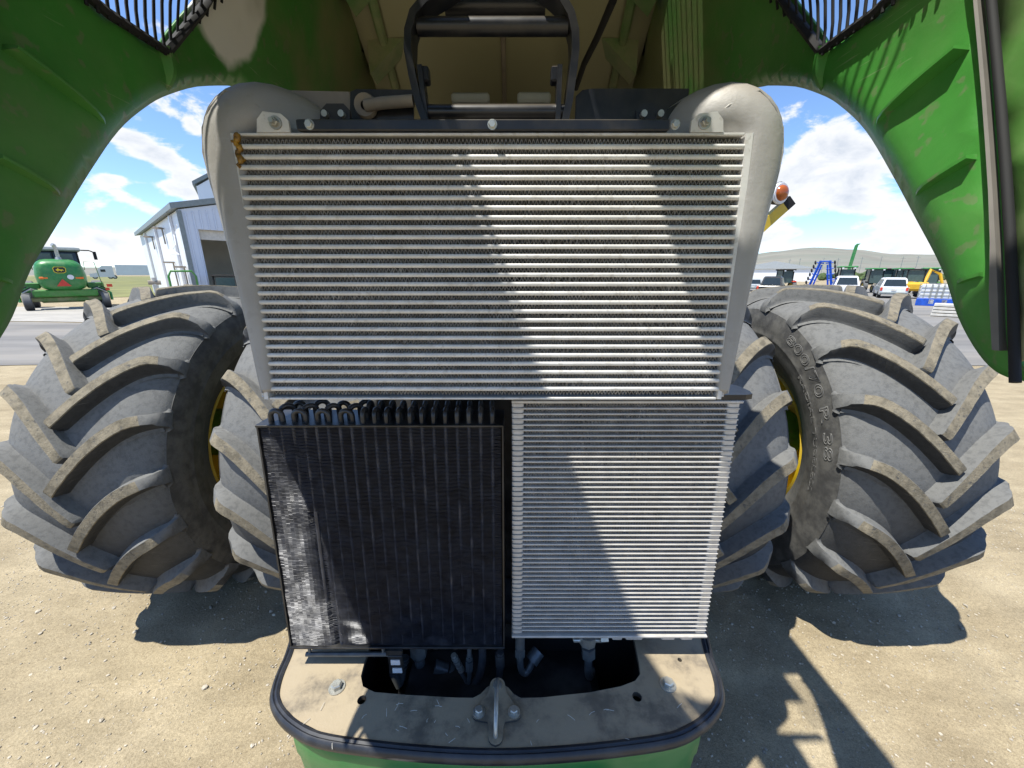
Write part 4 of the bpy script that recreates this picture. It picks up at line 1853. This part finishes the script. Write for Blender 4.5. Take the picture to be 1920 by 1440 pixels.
def wheel(parent, loc, r, w, name='wheel', rimc='yellow', n=20):
    mb_ = MB()
    mb_.lathe([(-w * .35, r * .55), (-w * .48, r * .7), (-w * .5, r * .88), (-w * .38, r * .99), (0, r), (w * .38, r * .99), (w * .5, r * .88), (w * .48, r * .7), (w * .35, r * .55)], n)
    o_ = mb_.build(name, 'rubber', parent, 40, loc)
    mb_ = MB()
    mb_.lathe([(-w * .34, r * .56), (-w * .2, r * .5), (-w * .2, .02), (w * .2, .02), (w * .2, r * .5), (w * .34, r * .56)], n)
    mb_.build('rim', rimc, o_, 40)
    return o_


def polar(px, py, dist):
    r = ray(px, py)
    a = math.atan2(r.x, r.y)
    return Vector((CAM.x + dist * math.sin(a), dist * math.cos(a), 0)), -a


# ---- green windrower seen from behind
loc, rz = polar(122, 540, 36.8)
WR = thing('windrower', 'green self-propelled windrower with black cab parked beyond the left tyre, seen from behind', 'windrower', loc, rz)
body = []
for y, x0, x1, z0, z1 in ((-.55, .62, .72, 1.45, 2.60), (-.45, .80, .86, 1.25, 2.80), (-.15, .95, .93, 1.15, 2.93), (.6, 1.0, .95, 1.1, 3.0), (1.4, 1.0, .95, 1.1, 3.02)):
    pts = []
    zm = (z0 + z1) / 2
    for i in range(24):
        w = 2 * math.pi * i / 24
        ca, sa = math.cos(w), math.sin(w)
        ca = math.copysign(abs(ca) ** .5, ca)
        sa = math.copysign(abs(sa) ** .5, sa)
        k = (sa + 1) / 2
        pts.append((ca * (x0 + (x1 - x0) * k) * (1.0 + .10 * math.sin(k * math.pi)), y, zm + sa * (z1 - z0) / 2))
    body.append(pts)
child('engine_hood', MB().loft(body), 'green_bright', WR, 50)
cabm = MB()
cabm.loft([[(-x, y, z), (x, y, z), (x * .98, y + 1.6, z), (-x * .98, y + 1.6, z)] for z, x, y in ((2.2, .92, 1.0), (2.9, .98, .95), (3.50, .92, 1.05))])
CABO = child('cab', cabm, 'glass', WR, 20)
mb = MB()
for x in (-.93, -.1, .93):
    mb.box((x, .97, 3.1), (.09 if abs(x) > .5 else .06, .08, .9))
child('cab_post', mb, 'dark', CABO, 0)
for x, w in ((-.50, .62), (.42, .62)):
    child('rear_window', MB().box((x, .955, 3.12), (w, .02, .42)), 'glass_tint', CABO, 0)
mb = MB()
mb.loft([[(-x, y0, z), (x, y0, z), (x, y1, z), (-x, y1, z)] for z, x, y0, y1 in ((3.48, 1.05, .80, 2.9), (3.56, 1.15, .72, 3.0), (3.68, 1.10, .78, 2.9), (3.72, .9, 1.0, 2.6))])
child('cab_roof', mb, 'trim_grey', CABO, 30)
mb = MB()
mb.tube([(1.1, .9, 3.56), (1.5, .9, 3.56), (1.62, .9, 3.5), (1.68, .9, 3.45)], .035, 8)
MI = child('mirror_arm', mb, 'dark', WR)
child('mirror', MB().box((1.72, .9, 3.25), (.16, .06, .50), bev=.02), 'dark', MI)
mb = MB()
mb.tube([(.10, .35, 2.95), (.10, .35, 3.1)], [.17, .12], 14)
mb.tube([(.10, .35, 3.05), (.10, .35, 3.62), (.06, .32, 3.78), (.0, .28, 3.82)], [.09, .09, .10, .10], 12)
child('exhaust_stack', mb, 'zinc', WR)
child('rear_beam', MB().box((0, -.05, .98), (2.7, .5, .42), bev=.06), 'green', WR)
child('axle_tube', MB().box((0, .25, .62), (3.3, .3, .26), bev=.05), 'green_deep', WR)
for sx_ in (-1, 1):
    w = wheel(WR, (sx_ * 1.62, -.05, .5), .5, .36, 'caster_wheel', 'yellow')
    mb = MB()
    mb.tube([(sx_ * 1.90, -.05, .5), (sx_ * 1.92, .05, .95), (sx_ * 1.75, .15, 1.12), (sx_ * 1.4, .2, 1.1)], .07, 8)
    child('caster_fork', mb, 'green_bright', WR)
    wheel(WR, (sx_ * 1.55, 3.2, .85), .85, .55, 'drive_wheel', 'yellow')
    child('side_deck', MB().box((sx_ * 1.35, 1.0, 1.42), (.75, 1.4, .34), bev=.04), 'green', WR)
    mb = MB()
    mb.tube([(sx_ * 1.05, .2, 2.35), (sx_ * 1.10, .2, 2.85), (sx_ * 1.55, .2, 2.85), (sx_ * 1.65, .2, 1.4)], .022, 6)
    child('hand_rail', mb, 'green_deep', WR)
    child('tail_lamp', MB().box((sx_ * .72, -.50, 1.88), (.36, .12, .13), bev=.03), 'orange', WR)
    child('red_reflector', MB().box((sx_ * 1.78, -.15, 1.18), (.26, .04, .17)), 'red', WR)
    for k in range(4):
        mb = MB()
        mb.tube([(sx_ * (1.0 + .05 * k), -.12, 1.10 + .06 * k), (sx_ * (1.35 + .06 * k), -.25, 1.28 + .03 * k), (sx_ * 1.72, -.15, 1.02 + .08 * k)], .035, 6)
        child('hydraulic_line', mb, ('zinc', 'dark', 'green_bright', 'dark')[k], WR)
child('red_reflector', MB().box((1.95, -.1, 1.40), (.26, .04, .18)), 'red', WR)
child('slow_triangle', MB().prism([(-.30, -.66, 1.40), (.30, -.66, 1.40), (0, -.60, 1.82)], (0, .02, 0)), 'red', WR, 0)
child('speed_disc', MB().tube([(.36, -.585, 1.93), (.36, -.60, 1.93)], .14, 20), 'white_paint', WR)
mb = MB()
sh = [(-.24, 2.42), (-.22, 2.24), (-.12, 2.18), (.12, 2.18), (.22, 2.24), (.24, 2.42), (.18, 2.50), (-.18, 2.50)]
mb.prism([(x * 1.12, -.615 + (2.5 - z) * .0, 2.34 + (z - 2.34) * 1.14) for x, z in sh], (0, .05, 0))
mb.prism([(x, -.622, z) for x, z in sh], (0, .05, 0), 1)
deer = [(-.17, 2.36), (-.08, 2.40), (-.05, 2.46), (-.02, 2.40), (.04, 2.36), (.12, 2.37), (.18, 2.30), (.09, 2.32), (.06, 2.25), (.03, 2.31), (-.05, 2.31), (-.08, 2.23), (-.10, 2.31), (-.16, 2.29), (-.12, 2.34)]
for k in range(1):
    mb.prism([(x, -.629, z) for x, z in deer], (0, .02, 0), 0)
child('emblem', mb, ['logo_yellow', 'logo_black'], WR, 0)
child('belly_pan', MB().box((-.2, .6, .62), (1.9, .8, .42), bev=.1), 'green_deep', WR)

# ---- white steel workshop with an open door
C0 = atY(333, 393, 28.0)
HC = C0.z
LD = Vector((-.73, .684, 0))            # along the side wall, away
FD = Vector((.684, .73, 0))             # along the gable front
BL = thing('workshop', 'white steel workshop with grey eaves and an open door beyond the left tyre', 'building', (C0.x, C0.y, 0))
LW, FW, RISE = 27.0, 16.0, 2.0
mb = MB()
mb.prism([(0, 0, 0), tuple(LD * LW), tuple(LD * LW + Vector((0, 0, HC))), (0, 0, HC)], tuple(FD * .15))
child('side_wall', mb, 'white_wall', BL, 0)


def fpt(px, py):
    """point of the gable front seen at a pixel: distance along it and height"""
    r = ray(px, py)
    nrm = Vector((FD.y, -FD.x, 0))
    t = (Vector((C0.x, C0.y, 0)) - CAM).dot(nrm) / r.dot(nrm)
    p_ = CAM + r * t
    return (p_ - Vector((C0.x, C0.y, 0))).dot(FD), p_.z


d0, dz0 = fpt(371, 430)
DW, DZ = 5.2, dz0
gable = [(0, 0), (d0, 0), (d0, DZ), (d0 + DW, DZ), (d0 + DW, 0), (FW, 0), (FW, HC), (FW / 2, HC + RISE), (0, HC)]
FO = Vector((FD.y, -FD.x, 0)) * -1        # outward? corrected below
if FO.dot(CAM - Vector((C0.x, C0.y, 0))) < 0:
    FO = -FO
V, F = cdt(gable, [], 2.0)
mb = MB()
mb.add([tuple(FD * v.x + Vector((0, 0, v.y)) + FO * .02) for v in V], F)
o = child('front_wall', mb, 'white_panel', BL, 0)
solid(o, .12)
for k in range(40):                       # standing ribs of the wall sheets
    a = .35 + k * .40
    if a > FW - .2:
        break
    zt = HC + RISE * (1 - abs(a - FW / 2) / (FW / 2)) - .25
    zb = 0.0 if (a < d0 - .05 or a > d0 + DW + .05) else DZ + .05
    mb = MB()
    c_ = FD * a + FO * .10
    mb.prism([tuple(c_ - FD * .05), tuple(c_ + FD * .05), tuple(c_ + FD * .02 + FO * .05), tuple(c_ - FD * .02 + FO * .05)], (0, 0, zt - zb))
    ob = child('wall_rib', mb, 'white_panel', o, 0)
    ob.location.z = zb
mb = MB()
mb.prism([tuple(FD * -.12 + FO * .10), tuple(FD * .16 + FO * .10), tuple(FD * .16 + FO * .16), tuple(FD * -.12 + FO * .16)], (0, 0, HC - .05))
child('corner_trim', mb, 'trim_grey', BL, 0)
mb = MB()
for (a0, z0), (a1, z1) in (((-.4, HC - .0), (FW / 2, HC + RISE)), ((FW / 2, HC + RISE), (FW + .4, HC))):
    p, q = FD * a0 + Vector((0, 0, z0)), FD * a1 + Vector((0, 0, z1))
    mb.add([tuple(p + FO * .3), tuple(q + FO * .3), tuple(q + FO * .3 + Vector((0, 0, .36))), tuple(p + FO * .3 + Vector((0, 0, .36))),
            tuple(p + LD * (LW + .4)), tuple(q + LD * (LW + .4)), tuple(q + LD * (LW + .4) + Vector((0, 0, .36))), tuple(p + LD * (LW + .4) + Vector((0, 0, .36)))],
           [(0, 1, 2, 3), (4, 5, 6, 7), (0, 1, 5, 4), (3, 2, 6, 7), (0, 3, 7, 4), (1, 2, 6, 5)])
child('roof', mb, 'trim_grey', BL, 0)
SO = -FD                                   # outward of the side wall
for a in (3.2, 12.5, 21.0):
    mb = MB()
    c_ = LD * a + SO * .02
    mb.prism([tuple(c_ - LD * .14), tuple(c_ + LD * .14), tuple(c_ + LD * .14 + SO * .16), tuple(c_ - LD * .14 + SO * .16)], (0, 0, HC - .1))
    child('downpipe', mb, 'white_paint', BL, 0)
for a, z0, z1 in ((8.0, HC - 1.8, HC - .6), (15.5, HC - 1.9, HC - .8), (6.2, .6, 3.0), (1.6, .4, 2.6)):
    mb = MB()
    c_ = LD * a + SO * .12
    mb.tube([tuple(c_ + Vector((0, 0, z0))), tuple(c_ + Vector((0, 0, z1)))], .05, 6)
    mb.box(tuple(c_ + SO * .25 + Vector((0, 0, z1))), (.5, .5, .12))
    child('vent_pipe', mb, 'tan_bracket', BL, 30)
mb = MB()
c_ = LD * .9 + SO * .1
mb.tube([tuple(c_ + Vector((0, 0, HC - .9))), tuple(c_ + LD * .5 + SO * .2 + Vector((0, 0, HC - 1.5))), tuple(c_ + SO * .3 + Vector((0, 0, HC - 2.2))), tuple(c_ + SO * .6 + Vector((0, 0, HC - 2.6)))], .035, 6)
mb.tube([tuple(c_ + SO * .6 + Vector((0, 0, HC - 2.55))), tuple(c_ + SO * .6 + Vector((0, 0, HC - 2.85)))], [.15, .42], 14)
child('yard_lamp', mb, 'white_paint', BL, 40)
mb = MB()                                  # interior seen through the door
w0, w1 = FD * (d0 - .5), FD * (FW - .2)
dp = LD * 9
mb.add([tuple(w0 + Vector((0, 0, .02))), tuple(w1 + Vector((0, 0, .02))), tuple(w1 + dp + Vector((0, 0, .02))), tuple(w0 + dp + Vector((0, 0, .02)))], [(0, 1, 2, 3)])
mb.add([tuple(w0 + dp), tuple(w1 + dp), tuple(w1 + dp + Vector((0, 0, HC - .2))), tuple(w0 + dp + Vector((0, 0, HC - .2)))], [(0, 1, 2, 3)])
child('interior', mb, 'interior_pale', BL, 0)
child('door_header', MB().prism([tuple(FD * (d0 - .1) + FO * -.2 + Vector((0, 0, DZ - .65))), tuple(FD * (d0 + DW) + FO * -.2 + Vector((0, 0, DZ - .65))), tuple(FD * (d0 + DW) + FO * -.2 + Vector((0, 0, DZ))), tuple(FD * (d0 - .1) + FO * -.2 + Vector((0, 0, DZ)))], tuple(FO * -.2)), 'pale', BL, 0)

loc, rz = polar(425, 380, 58.0)
TB = thing('storage_building', 'tall white building rising behind the workshop roof', 'building', loc, rz)
zt = atY(388, 352, 58 * math.cos(rz)).z
child('wall', MB().box((1.2, 5, zt / 2), (7.4, 9, zt)), 'white_wall', TB, 0)
mb = MB()
mb.prism([(-2.8, .3, zt + .02), (1.2, .3, zt + 2.6), (5.2, .3, zt + .02), (5.2, .3, zt + .40), (1.2, .3, zt + 3.0), (-2.8, .3, zt + .40)], (0, 9.5, 0))
mb.prism([(-2.4, .5, zt), (1.2, .5, zt + 2.5), (4.8, .5, zt)], (0, .1, 0), 1)
child('roof', mb, ['trim_grey', 'white_wall'], TB, 0)

# ---- black utility vehicle in the doorway
loc, rz = polar(425, 540, 34.0)
UV = thing('utility_vehicle', 'black cabbed utility vehicle standing in the workshop doorway', 'utility vehicle', loc, rz)
child('body', MB().box((0, 1, .75), (1.5, 2.6, .7), bev=.12), 'black_paint', UV)
mb = MB()
for sx_ in (-.7, .7):
    for y in (.1, 1.6):
        mb.tube([(sx_, y, 1.0), (sx_ * .92, y + .1, 1.95)], .05, 6)
mb.box((0, .95, 2.0), (1.5, 1.9, .12), bev=.05)
child('roll_cage', mb, 'dark', UV)
child('rear_window', MB().box((0, .12, 1.55), (1.05, .03, .62)), 'glass_tint', UV, 0)
for sx_ in (-.68, .68):
    wheel(UV, (sx_, .2, .34), .34, .26, rimc='dark')
# ---- green tube rail and hydrant by the workshop wall
loc, rz = polar(347, 540, 27.0)
HRL = thing('tube_rail', 'bent green tube guard rail standing in front of the workshop corner', 'guard rail', loc, rz)
mb = MB()
mb.tube([(-.55, 0, 0), (-.55, 0, 2.0), (-.42, 0, 2.25), (.42, 0, 2.25), (.55, 0, 2.0), (.55, 0, 0)], .05, 8)
child('hoop', mb, 'green', HRL, 50)
child('cross_bar', MB().tube([(-.55, 0, 1.4), (.55, 0, 1.4)], .035, 8), 'green', HRL, 50)
loc, rz = polar(291, 535, 33.0)
SP = thing('standpipe', 'pale standpipe with valves against the white workshop wall', 'standpipe', loc, rz)
child('pipe', MB().tube([(0, 0, 0), (0, 0, 1.9)], .12, 10), 'pale', SP)
child('valve', MB().tube([(-.3, 0, 1.6), (.3, 0, 1.6)], .14, 10), 'tan_bracket', SP)

# ---- lorry on the road behind the field
loc, rz = polar(262, 514, 150.0)
LO = thing('lorry', 'white lorry with a long grey box trailer on the road behind the field', 'lorry', (loc.x, loc.y, .9), rz + .05)
child('trailer', MB().box((2.2, 0, 2.3), (13.4, 2.5, 2.7), bev=.05), 'white_wall', LO)
cabp = MB()
cabp.loft([[(-8.2 + dx, -1.2, z), (-5.0, -1.2, z), (-5.0, 1.2, z), (-8.2 + dx, 1.2, z)] for z, dx in ((.5, -1.3), (1.3, -1.3), (1.5, 0), (2.6, .5), (3.3, 1.3))])
CB = child('cab', cabp, 'white_paint', LO, 20)
child('side_window', MB().box((-6.9, -1.22, 2.1), (.9, .04, .6)), 'glass', CB, 0)
for x in (-8.6, -5.8, -5.0, 6.5, 7.7):
    o = wheel(LO, (x, -1.0, .5), .5, .35, rimc='zinc')
    o.rotation_euler = (0, 0, math.pi / 2)

# ================================================================== THE YARD BEHIND (right)


def car(name, label, px, dist, cat, z_roof, paint, pickup=False, yaw=0.0, group=None):
    loc_, rz_ = polar(px, 540, dist)
    t = thing(name, label, cat, loc_, rz_ + yaw, group)
    L = 4.8 if not pickup else 5.6
    hw_ = .95
    zb = z_roof * .56
    m_ = MB()
    prof = [(0, .35), (0, zb - .08), (.06, zb), (L - 1.2, zb), (L - .1, zb - .15), (L, .6), (L, .35)]
    m_.loft([[(sx_, y, z) for y, z in prof] for sx_ in (-hw_ * .94, -hw_, hw_, hw_ * .94)])
    child('body', m_, paint, t, 30)
    m_ = MB()
    c0, c1 = (.05, L - 1.7) if not pickup else (2.0, L - 1.5)
    m_.loft([[(-x, y0_, z), (x, y0_, z), (x, y1_, z), (-x, y1_, z)] for z, x, y0_, y1_ in ((zb, hw_ * .96, c0, c1 + .5), (z_roof - .10, hw_ * .76, c0 + .30, c1 - .15), (z_roof, hw_ * .66, c0 + .5, c1 - .4))])
    cb = child('cabin', m_, paint, t, 25)
    m_ = MB()
    m_.prism([(-hw_ * .80, c0 + .03, zb + .06), (hw_ * .80, c0 + .03, zb + .06), (hw_ * .66, c0 + .26, z_roof - .16), (-hw_ * .66, c0 + .26, z_roof - .16)], (0, -.03, .01))
    child('rear_window', m_, 'glass', cb, 0)
    for sx_ in (-1, 1):
        m_ = MB()
        m_.prism([(sx_ * hw_ * .93, c0 + .35, zb + .05), (sx_ * hw_ * .93, c1, zb + .05), (sx_ * hw_ * .79, c1 - .3, z_roof - .16), (sx_ * hw_ * .79, c0 + .5, z_roof - .16)], (sx_ * .02, 0, 0))
        child('side_window', m_, 'glass', cb, 0)
        child('tail_lamp', MB().box((sx_ * hw_ * .88, -.01, zb - .18), (.16, .06, .30), bev=.02), 'red', t)
        for y in (.9, L - .95):
            wheel(t, (sx_ * (hw_ - .12), y, .35), .35, .24, rimc='zinc')
    child('bumper', MB().box((0, -.06, .48), (1.8, .14, .18), bev=.04), 'trim_grey', t)
    child('number_plate', MB().box((0, -.02, zb - .28), (.32, .03, .16)), 'pale', t, 0)
    return t


car('estate_car', 'white sport utility car seen from behind above the right tyre', 1677, 49, 'car', 1.80, 'white_paint', yaw=.12)
car('pickup', 'white crew pickup truck behind the top of the right tyre', 1592, 46, 'pickup', 1.95, 'white_paint', True, .1)
car('pickup', 'dark pickup truck beside the right end tank of the radiator', 1440, 44, 'pickup', 1.90, 'black_paint', True, -.1)
car('estate_car', 'silver car left of the dark pickup at the radiator edge', 1412, 58, 'car', 1.6, 'white_grey')


def compact(px, dist, label, roofm, bodym, yaw=0.0, h=2.7, group='machines parked in a row'):
    loc_, rz_ = polar(px, 530, dist)
    t = thing('compact_tractor', label, 'tractor', loc_, rz_ + yaw, group)
    child('engine_bonnet', MB().box((0, 2.2, 1.25), (.8, 1.6, .7), bev=.1), bodym, t)
    m_ = MB()
    for sx_ in (-.62, .62):
        for y in (.0, 1.3):
            m_.tube([(sx_, y, 1.0), (sx_ * .95, y, h - .1)], .05, 6)
    cb = child('cab_frame', m_, 'dark', t)
    child('cab_roof', MB().box((0, .65, h), (1.55, 1.7, .18), bev=.07), roofm, t)
    child('cab_glass', MB().box((0, .65, 1.85), (1.16, 1.24, 1.5)), 'glass_tint', t, 0)
    for sx_ in (-1, 1):
        child('fender', MB().box((sx_ * .75, .3, 1.25), (.40, 1.2, .16), bev=.06), bodym, t)
        wheel(t, (sx_ * .82, .3, .70), .70, .42)
        wheel(t, (sx_ * .70, 2.5, .45), .45, .28)
        child('work_lamp', MB().box((sx_ * .5, -.22, h - .12), (.16, .06, .12)), 'white_paint', t, 0)
    return t


compact(1585, 56, 'green cabbed tractor beside the blue folded implement', 'green_bright', 'green_bright', .2, 2.85)
compact(1640, 62, 'leftmost machine of the parked row, pale green roof over dark cab', 'green_bright', 'dark', .3)
compact(1662, 66, 'dark cabbed machine in the parked row behind the white car', 'dark', 'green', -.2)
compact(1690, 64, 'green roofed machine in the parked row left of the yellow digger', 'green_bright', 'machine_yellow', .3)
compact(1742, 62, 'rightmost machine of the parked row, next to the green hood edge', 'green_bright', 'green', .1)
compact(1475, 58, 'red bonneted tractor parked between dark pickup and blue implement', 'dark', 'red', .5, 2.6)

loc, rz = polar(1586, 530, 60)
SPT = thing('discharge_spout', 'tall upright green spout rising behind the green cabbed tractor', 'spout', loc, rz)
mb = MB()
mb.loft([[(x - .16, 0, z), (x + .16, 0, z), (x + .14, .4, z), (x - .14, .4, z)] for z, x in ((.0, -.1), (2.5, .0), (5.2, .18), (5.4, .35))])
child('spout', mb, 'green_bright', SPT, 20)
child('spout_base', MB().box((0, .5, .7), (1.6, 1.2, 1.4), bev=.1), 'green', SPT)

# ---- blue folded tillage implement
loc, rz = polar(1539, 530, 52)
BI = thing('folded_implement', 'blue disc implement folded up into an upright A shape', 'implement', loc, rz)
BI.scale = (.84, .84, .84)
child('frame', MB().box((0, .8, .9), (2.6, 3.0, .22), bev=.04), 'blue', BI)
for sg in (-1, 1):
    mb = MB()
    a, b = Vector((sg * 1.15, .3, .8)), Vector((sg * .42, .3, 4.1))
    mb.tube([a, b], .13, 4)
    mb.tube([a + Vector((sg * -.38, 0, .1)), b + Vector((sg * -.14, 0, -.5))], .09, 4)
    for k in range(5):
        c_ = a + (b - a) * (k + .5) / 5
        mb.tube([c_ + Vector((sg * -.42, 0, 0)), c_ + Vector((sg * .30, 0, .1))], .07, 4)
    wg = child('wing', mb, 'blue', BI, 20)
    for k in range(7):
        c_ = a + (b - a) * (k + .4) / 7 + Vector((sg * .45, -.05, .05))
        mb = MB()
        mb.tube([c_ - Vector((.10, 0, .02)), c_ - Vector((.04, 0, .01)), c_ + Vector((.04, 0, .01)), c_ + Vector((.10, 0, .02))], [.10, .24, .24, .10], 12)
        child('disc', mb, 'dark', wg, 30)
child('top_link', MB().box((0, .3, 4.0), (1.2, .2, .18), bev=.03), 'blue', BI)
for sx_ in (-.8, .8):
    wheel(BI, (sx_, .3, .5), .5, .35, rimc='blue')

# ---- yellow mini digger
loc, rz = polar(1716, 535, 50)
DG = thing('mini_digger', 'yellow mini excavator with glazed cab beside the white car', 'excavator', loc, rz + .3)
child('house', MB().box((0, .2, 1.05), (1.6, 1.8, .75), bev=.18), 'machine_yellow', DG)
mb = MB()
for x in (-.7, .45):
    for y in (.0, 1.1):
        mb.tube([(x, y, 1.3), (x, y, 2.45)], .045, 6)
mb.box((-.12, .55, 2.5), (1.35, 1.3, .12), bev=.05)
child('cab_frame', mb, 'dark', DG)
child('cab_glass', MB().box((-.12, .55, 1.95), (1.06, 1.0, .95)), 'glass_tint', DG, 0)
for sx_ in (-.65, .65):
    mb = MB()
    mb.tube([(sx_, -.7, .28), (sx_, 1.2, .28)], .28, 10, b=.2)
    child('track', mb, 'dark', DG, 40)
mb = MB()
mb.tube([(.75, .8, 1.1), (1.2, 1.4, 2.5), (1.7, .9, 2.1), (2.0, .6, 1.0)], [.16, .13, .12, .09], 8)
child('boom', mb, 'machine_yellow', DG, 40)
child('bucket', MB().box((2.0, .5, .75), (.6, .5, .5), bev=.1), 'dark', DG)

# ---- caged water totes and a pallet by the lane
for i, (px, lab) in enumerate(((1741, 'caged white tote on a blue base, left one by the lane'), (1766, 'caged white tote on a blue base, nearest the green hood edge'))):
    loc, rz = polar(px, 560, 39)
    t = thing('caged_tote', lab, 'tote', loc, rz, 'totes by the lane')
    child('tank', MB().box((0, .6, .95), (1.05, 1.1, .95), bev=.08), 'white_paint', t)
    child('base', MB().box((0, .6, .26), (1.15, 1.2, .52), bev=.03), 'blue', t)
    mb = MB()
    for k in range(5):
        x = -.56 + k * .28
        mb.tube([(x, .02, .5), (x, .02, 1.5)], .02, 5)
    for z in (.75, 1.0, 1.25, 1.5):
        mb.tube([(-.57, .015, z), (.57, .015, z)], .02, 5)
    child('cage', mb, 'zinc', t)
    child('label_sheet', MB().box((.15, .01, .3), (.24, .02, .28)), 'paper', t, 0)
loc, rz = polar(1776, 585, 29.5)
t = thing('pallet_stack', 'pale low stack of timber pallets against the hood edge', 'pallets', loc, rz)
for k in range(4):
    child('pallet', MB().box((.01 * k, .5, .10 + .16 * k), (1.1, 1.0, .12), bev=.01), 'pale', t)

# ---- far white shed, poles and scrub under the hills
loc, rz = polar(1450, 512, 150)
t = thing('far_shed', 'long white shed with low roof at the foot of the hills', 'shed', loc, rz)
child('wall', MB().box((0, 4, 1.9), (22, 10, 3.8)), 'white_wall', t, 0)
mb = MB()
mb.prism([(-11.4, -1.4, 3.7), (0, -1.4, 6.0), (11.4, -1.4, 3.7)], (0, 11, 0))
child('roof', mb, 'white_grey', t, 0)
for i, px in enumerate((1478, 1497, 1541, 1568, 1612, 1648, 1688, 1716)):
    loc, rz = polar(px, 505, 330 + 25 * (i % 3))
    t = thing('utility_pole', ('first', 'second', 'third', 'fourth', 'fifth', 'sixth', 'seventh', 'eighth')[i] + ' thin utility pole from the left on the slope below the hills', 'pole', loc, rz, 'utility poles below the hills')
    child('post', MB().tube([(0, 0, 0), (0, 0, 12 + i % 3)], .16, 6), 'trim_grey', t)
    child('cross_arm', MB().box((0, 0, 11 + i % 3), (2.2, .15, .15)), 'trim_grey', t)
sc = MB()
rg = random.Random(5)
for i in range(240):
    a = rg.uniform(27, 50)
    d = rg.uniform(170, 420)
    if rg.random() < .5:
        a = rg.gauss(42, 1.2)
    x, y = d * math.sin(R_(a)), d * math.cos(R_(a))
    r = rg.uniform(.8, 2.2)
    for k in range(3):
        ox, oy = rg.uniform(-1, 1) * r, rg.uniform(-1, 1) * r
        rr_ = r * rg.uniform(.6, 1)
        sc.add([(x + ox + q[0] * rr_ * rg.uniform(.8, 1.2), y + oy + q[1] * rr_, rr_ * .7 + q[2] * rr_ * .9 * rg.uniform(.8, 1.2)) for q in ico], icf)
o = sc.build('scrub', 'shrub', None, 40)
struct(o, 'stuff', 'low green scrub scattered below the hills')
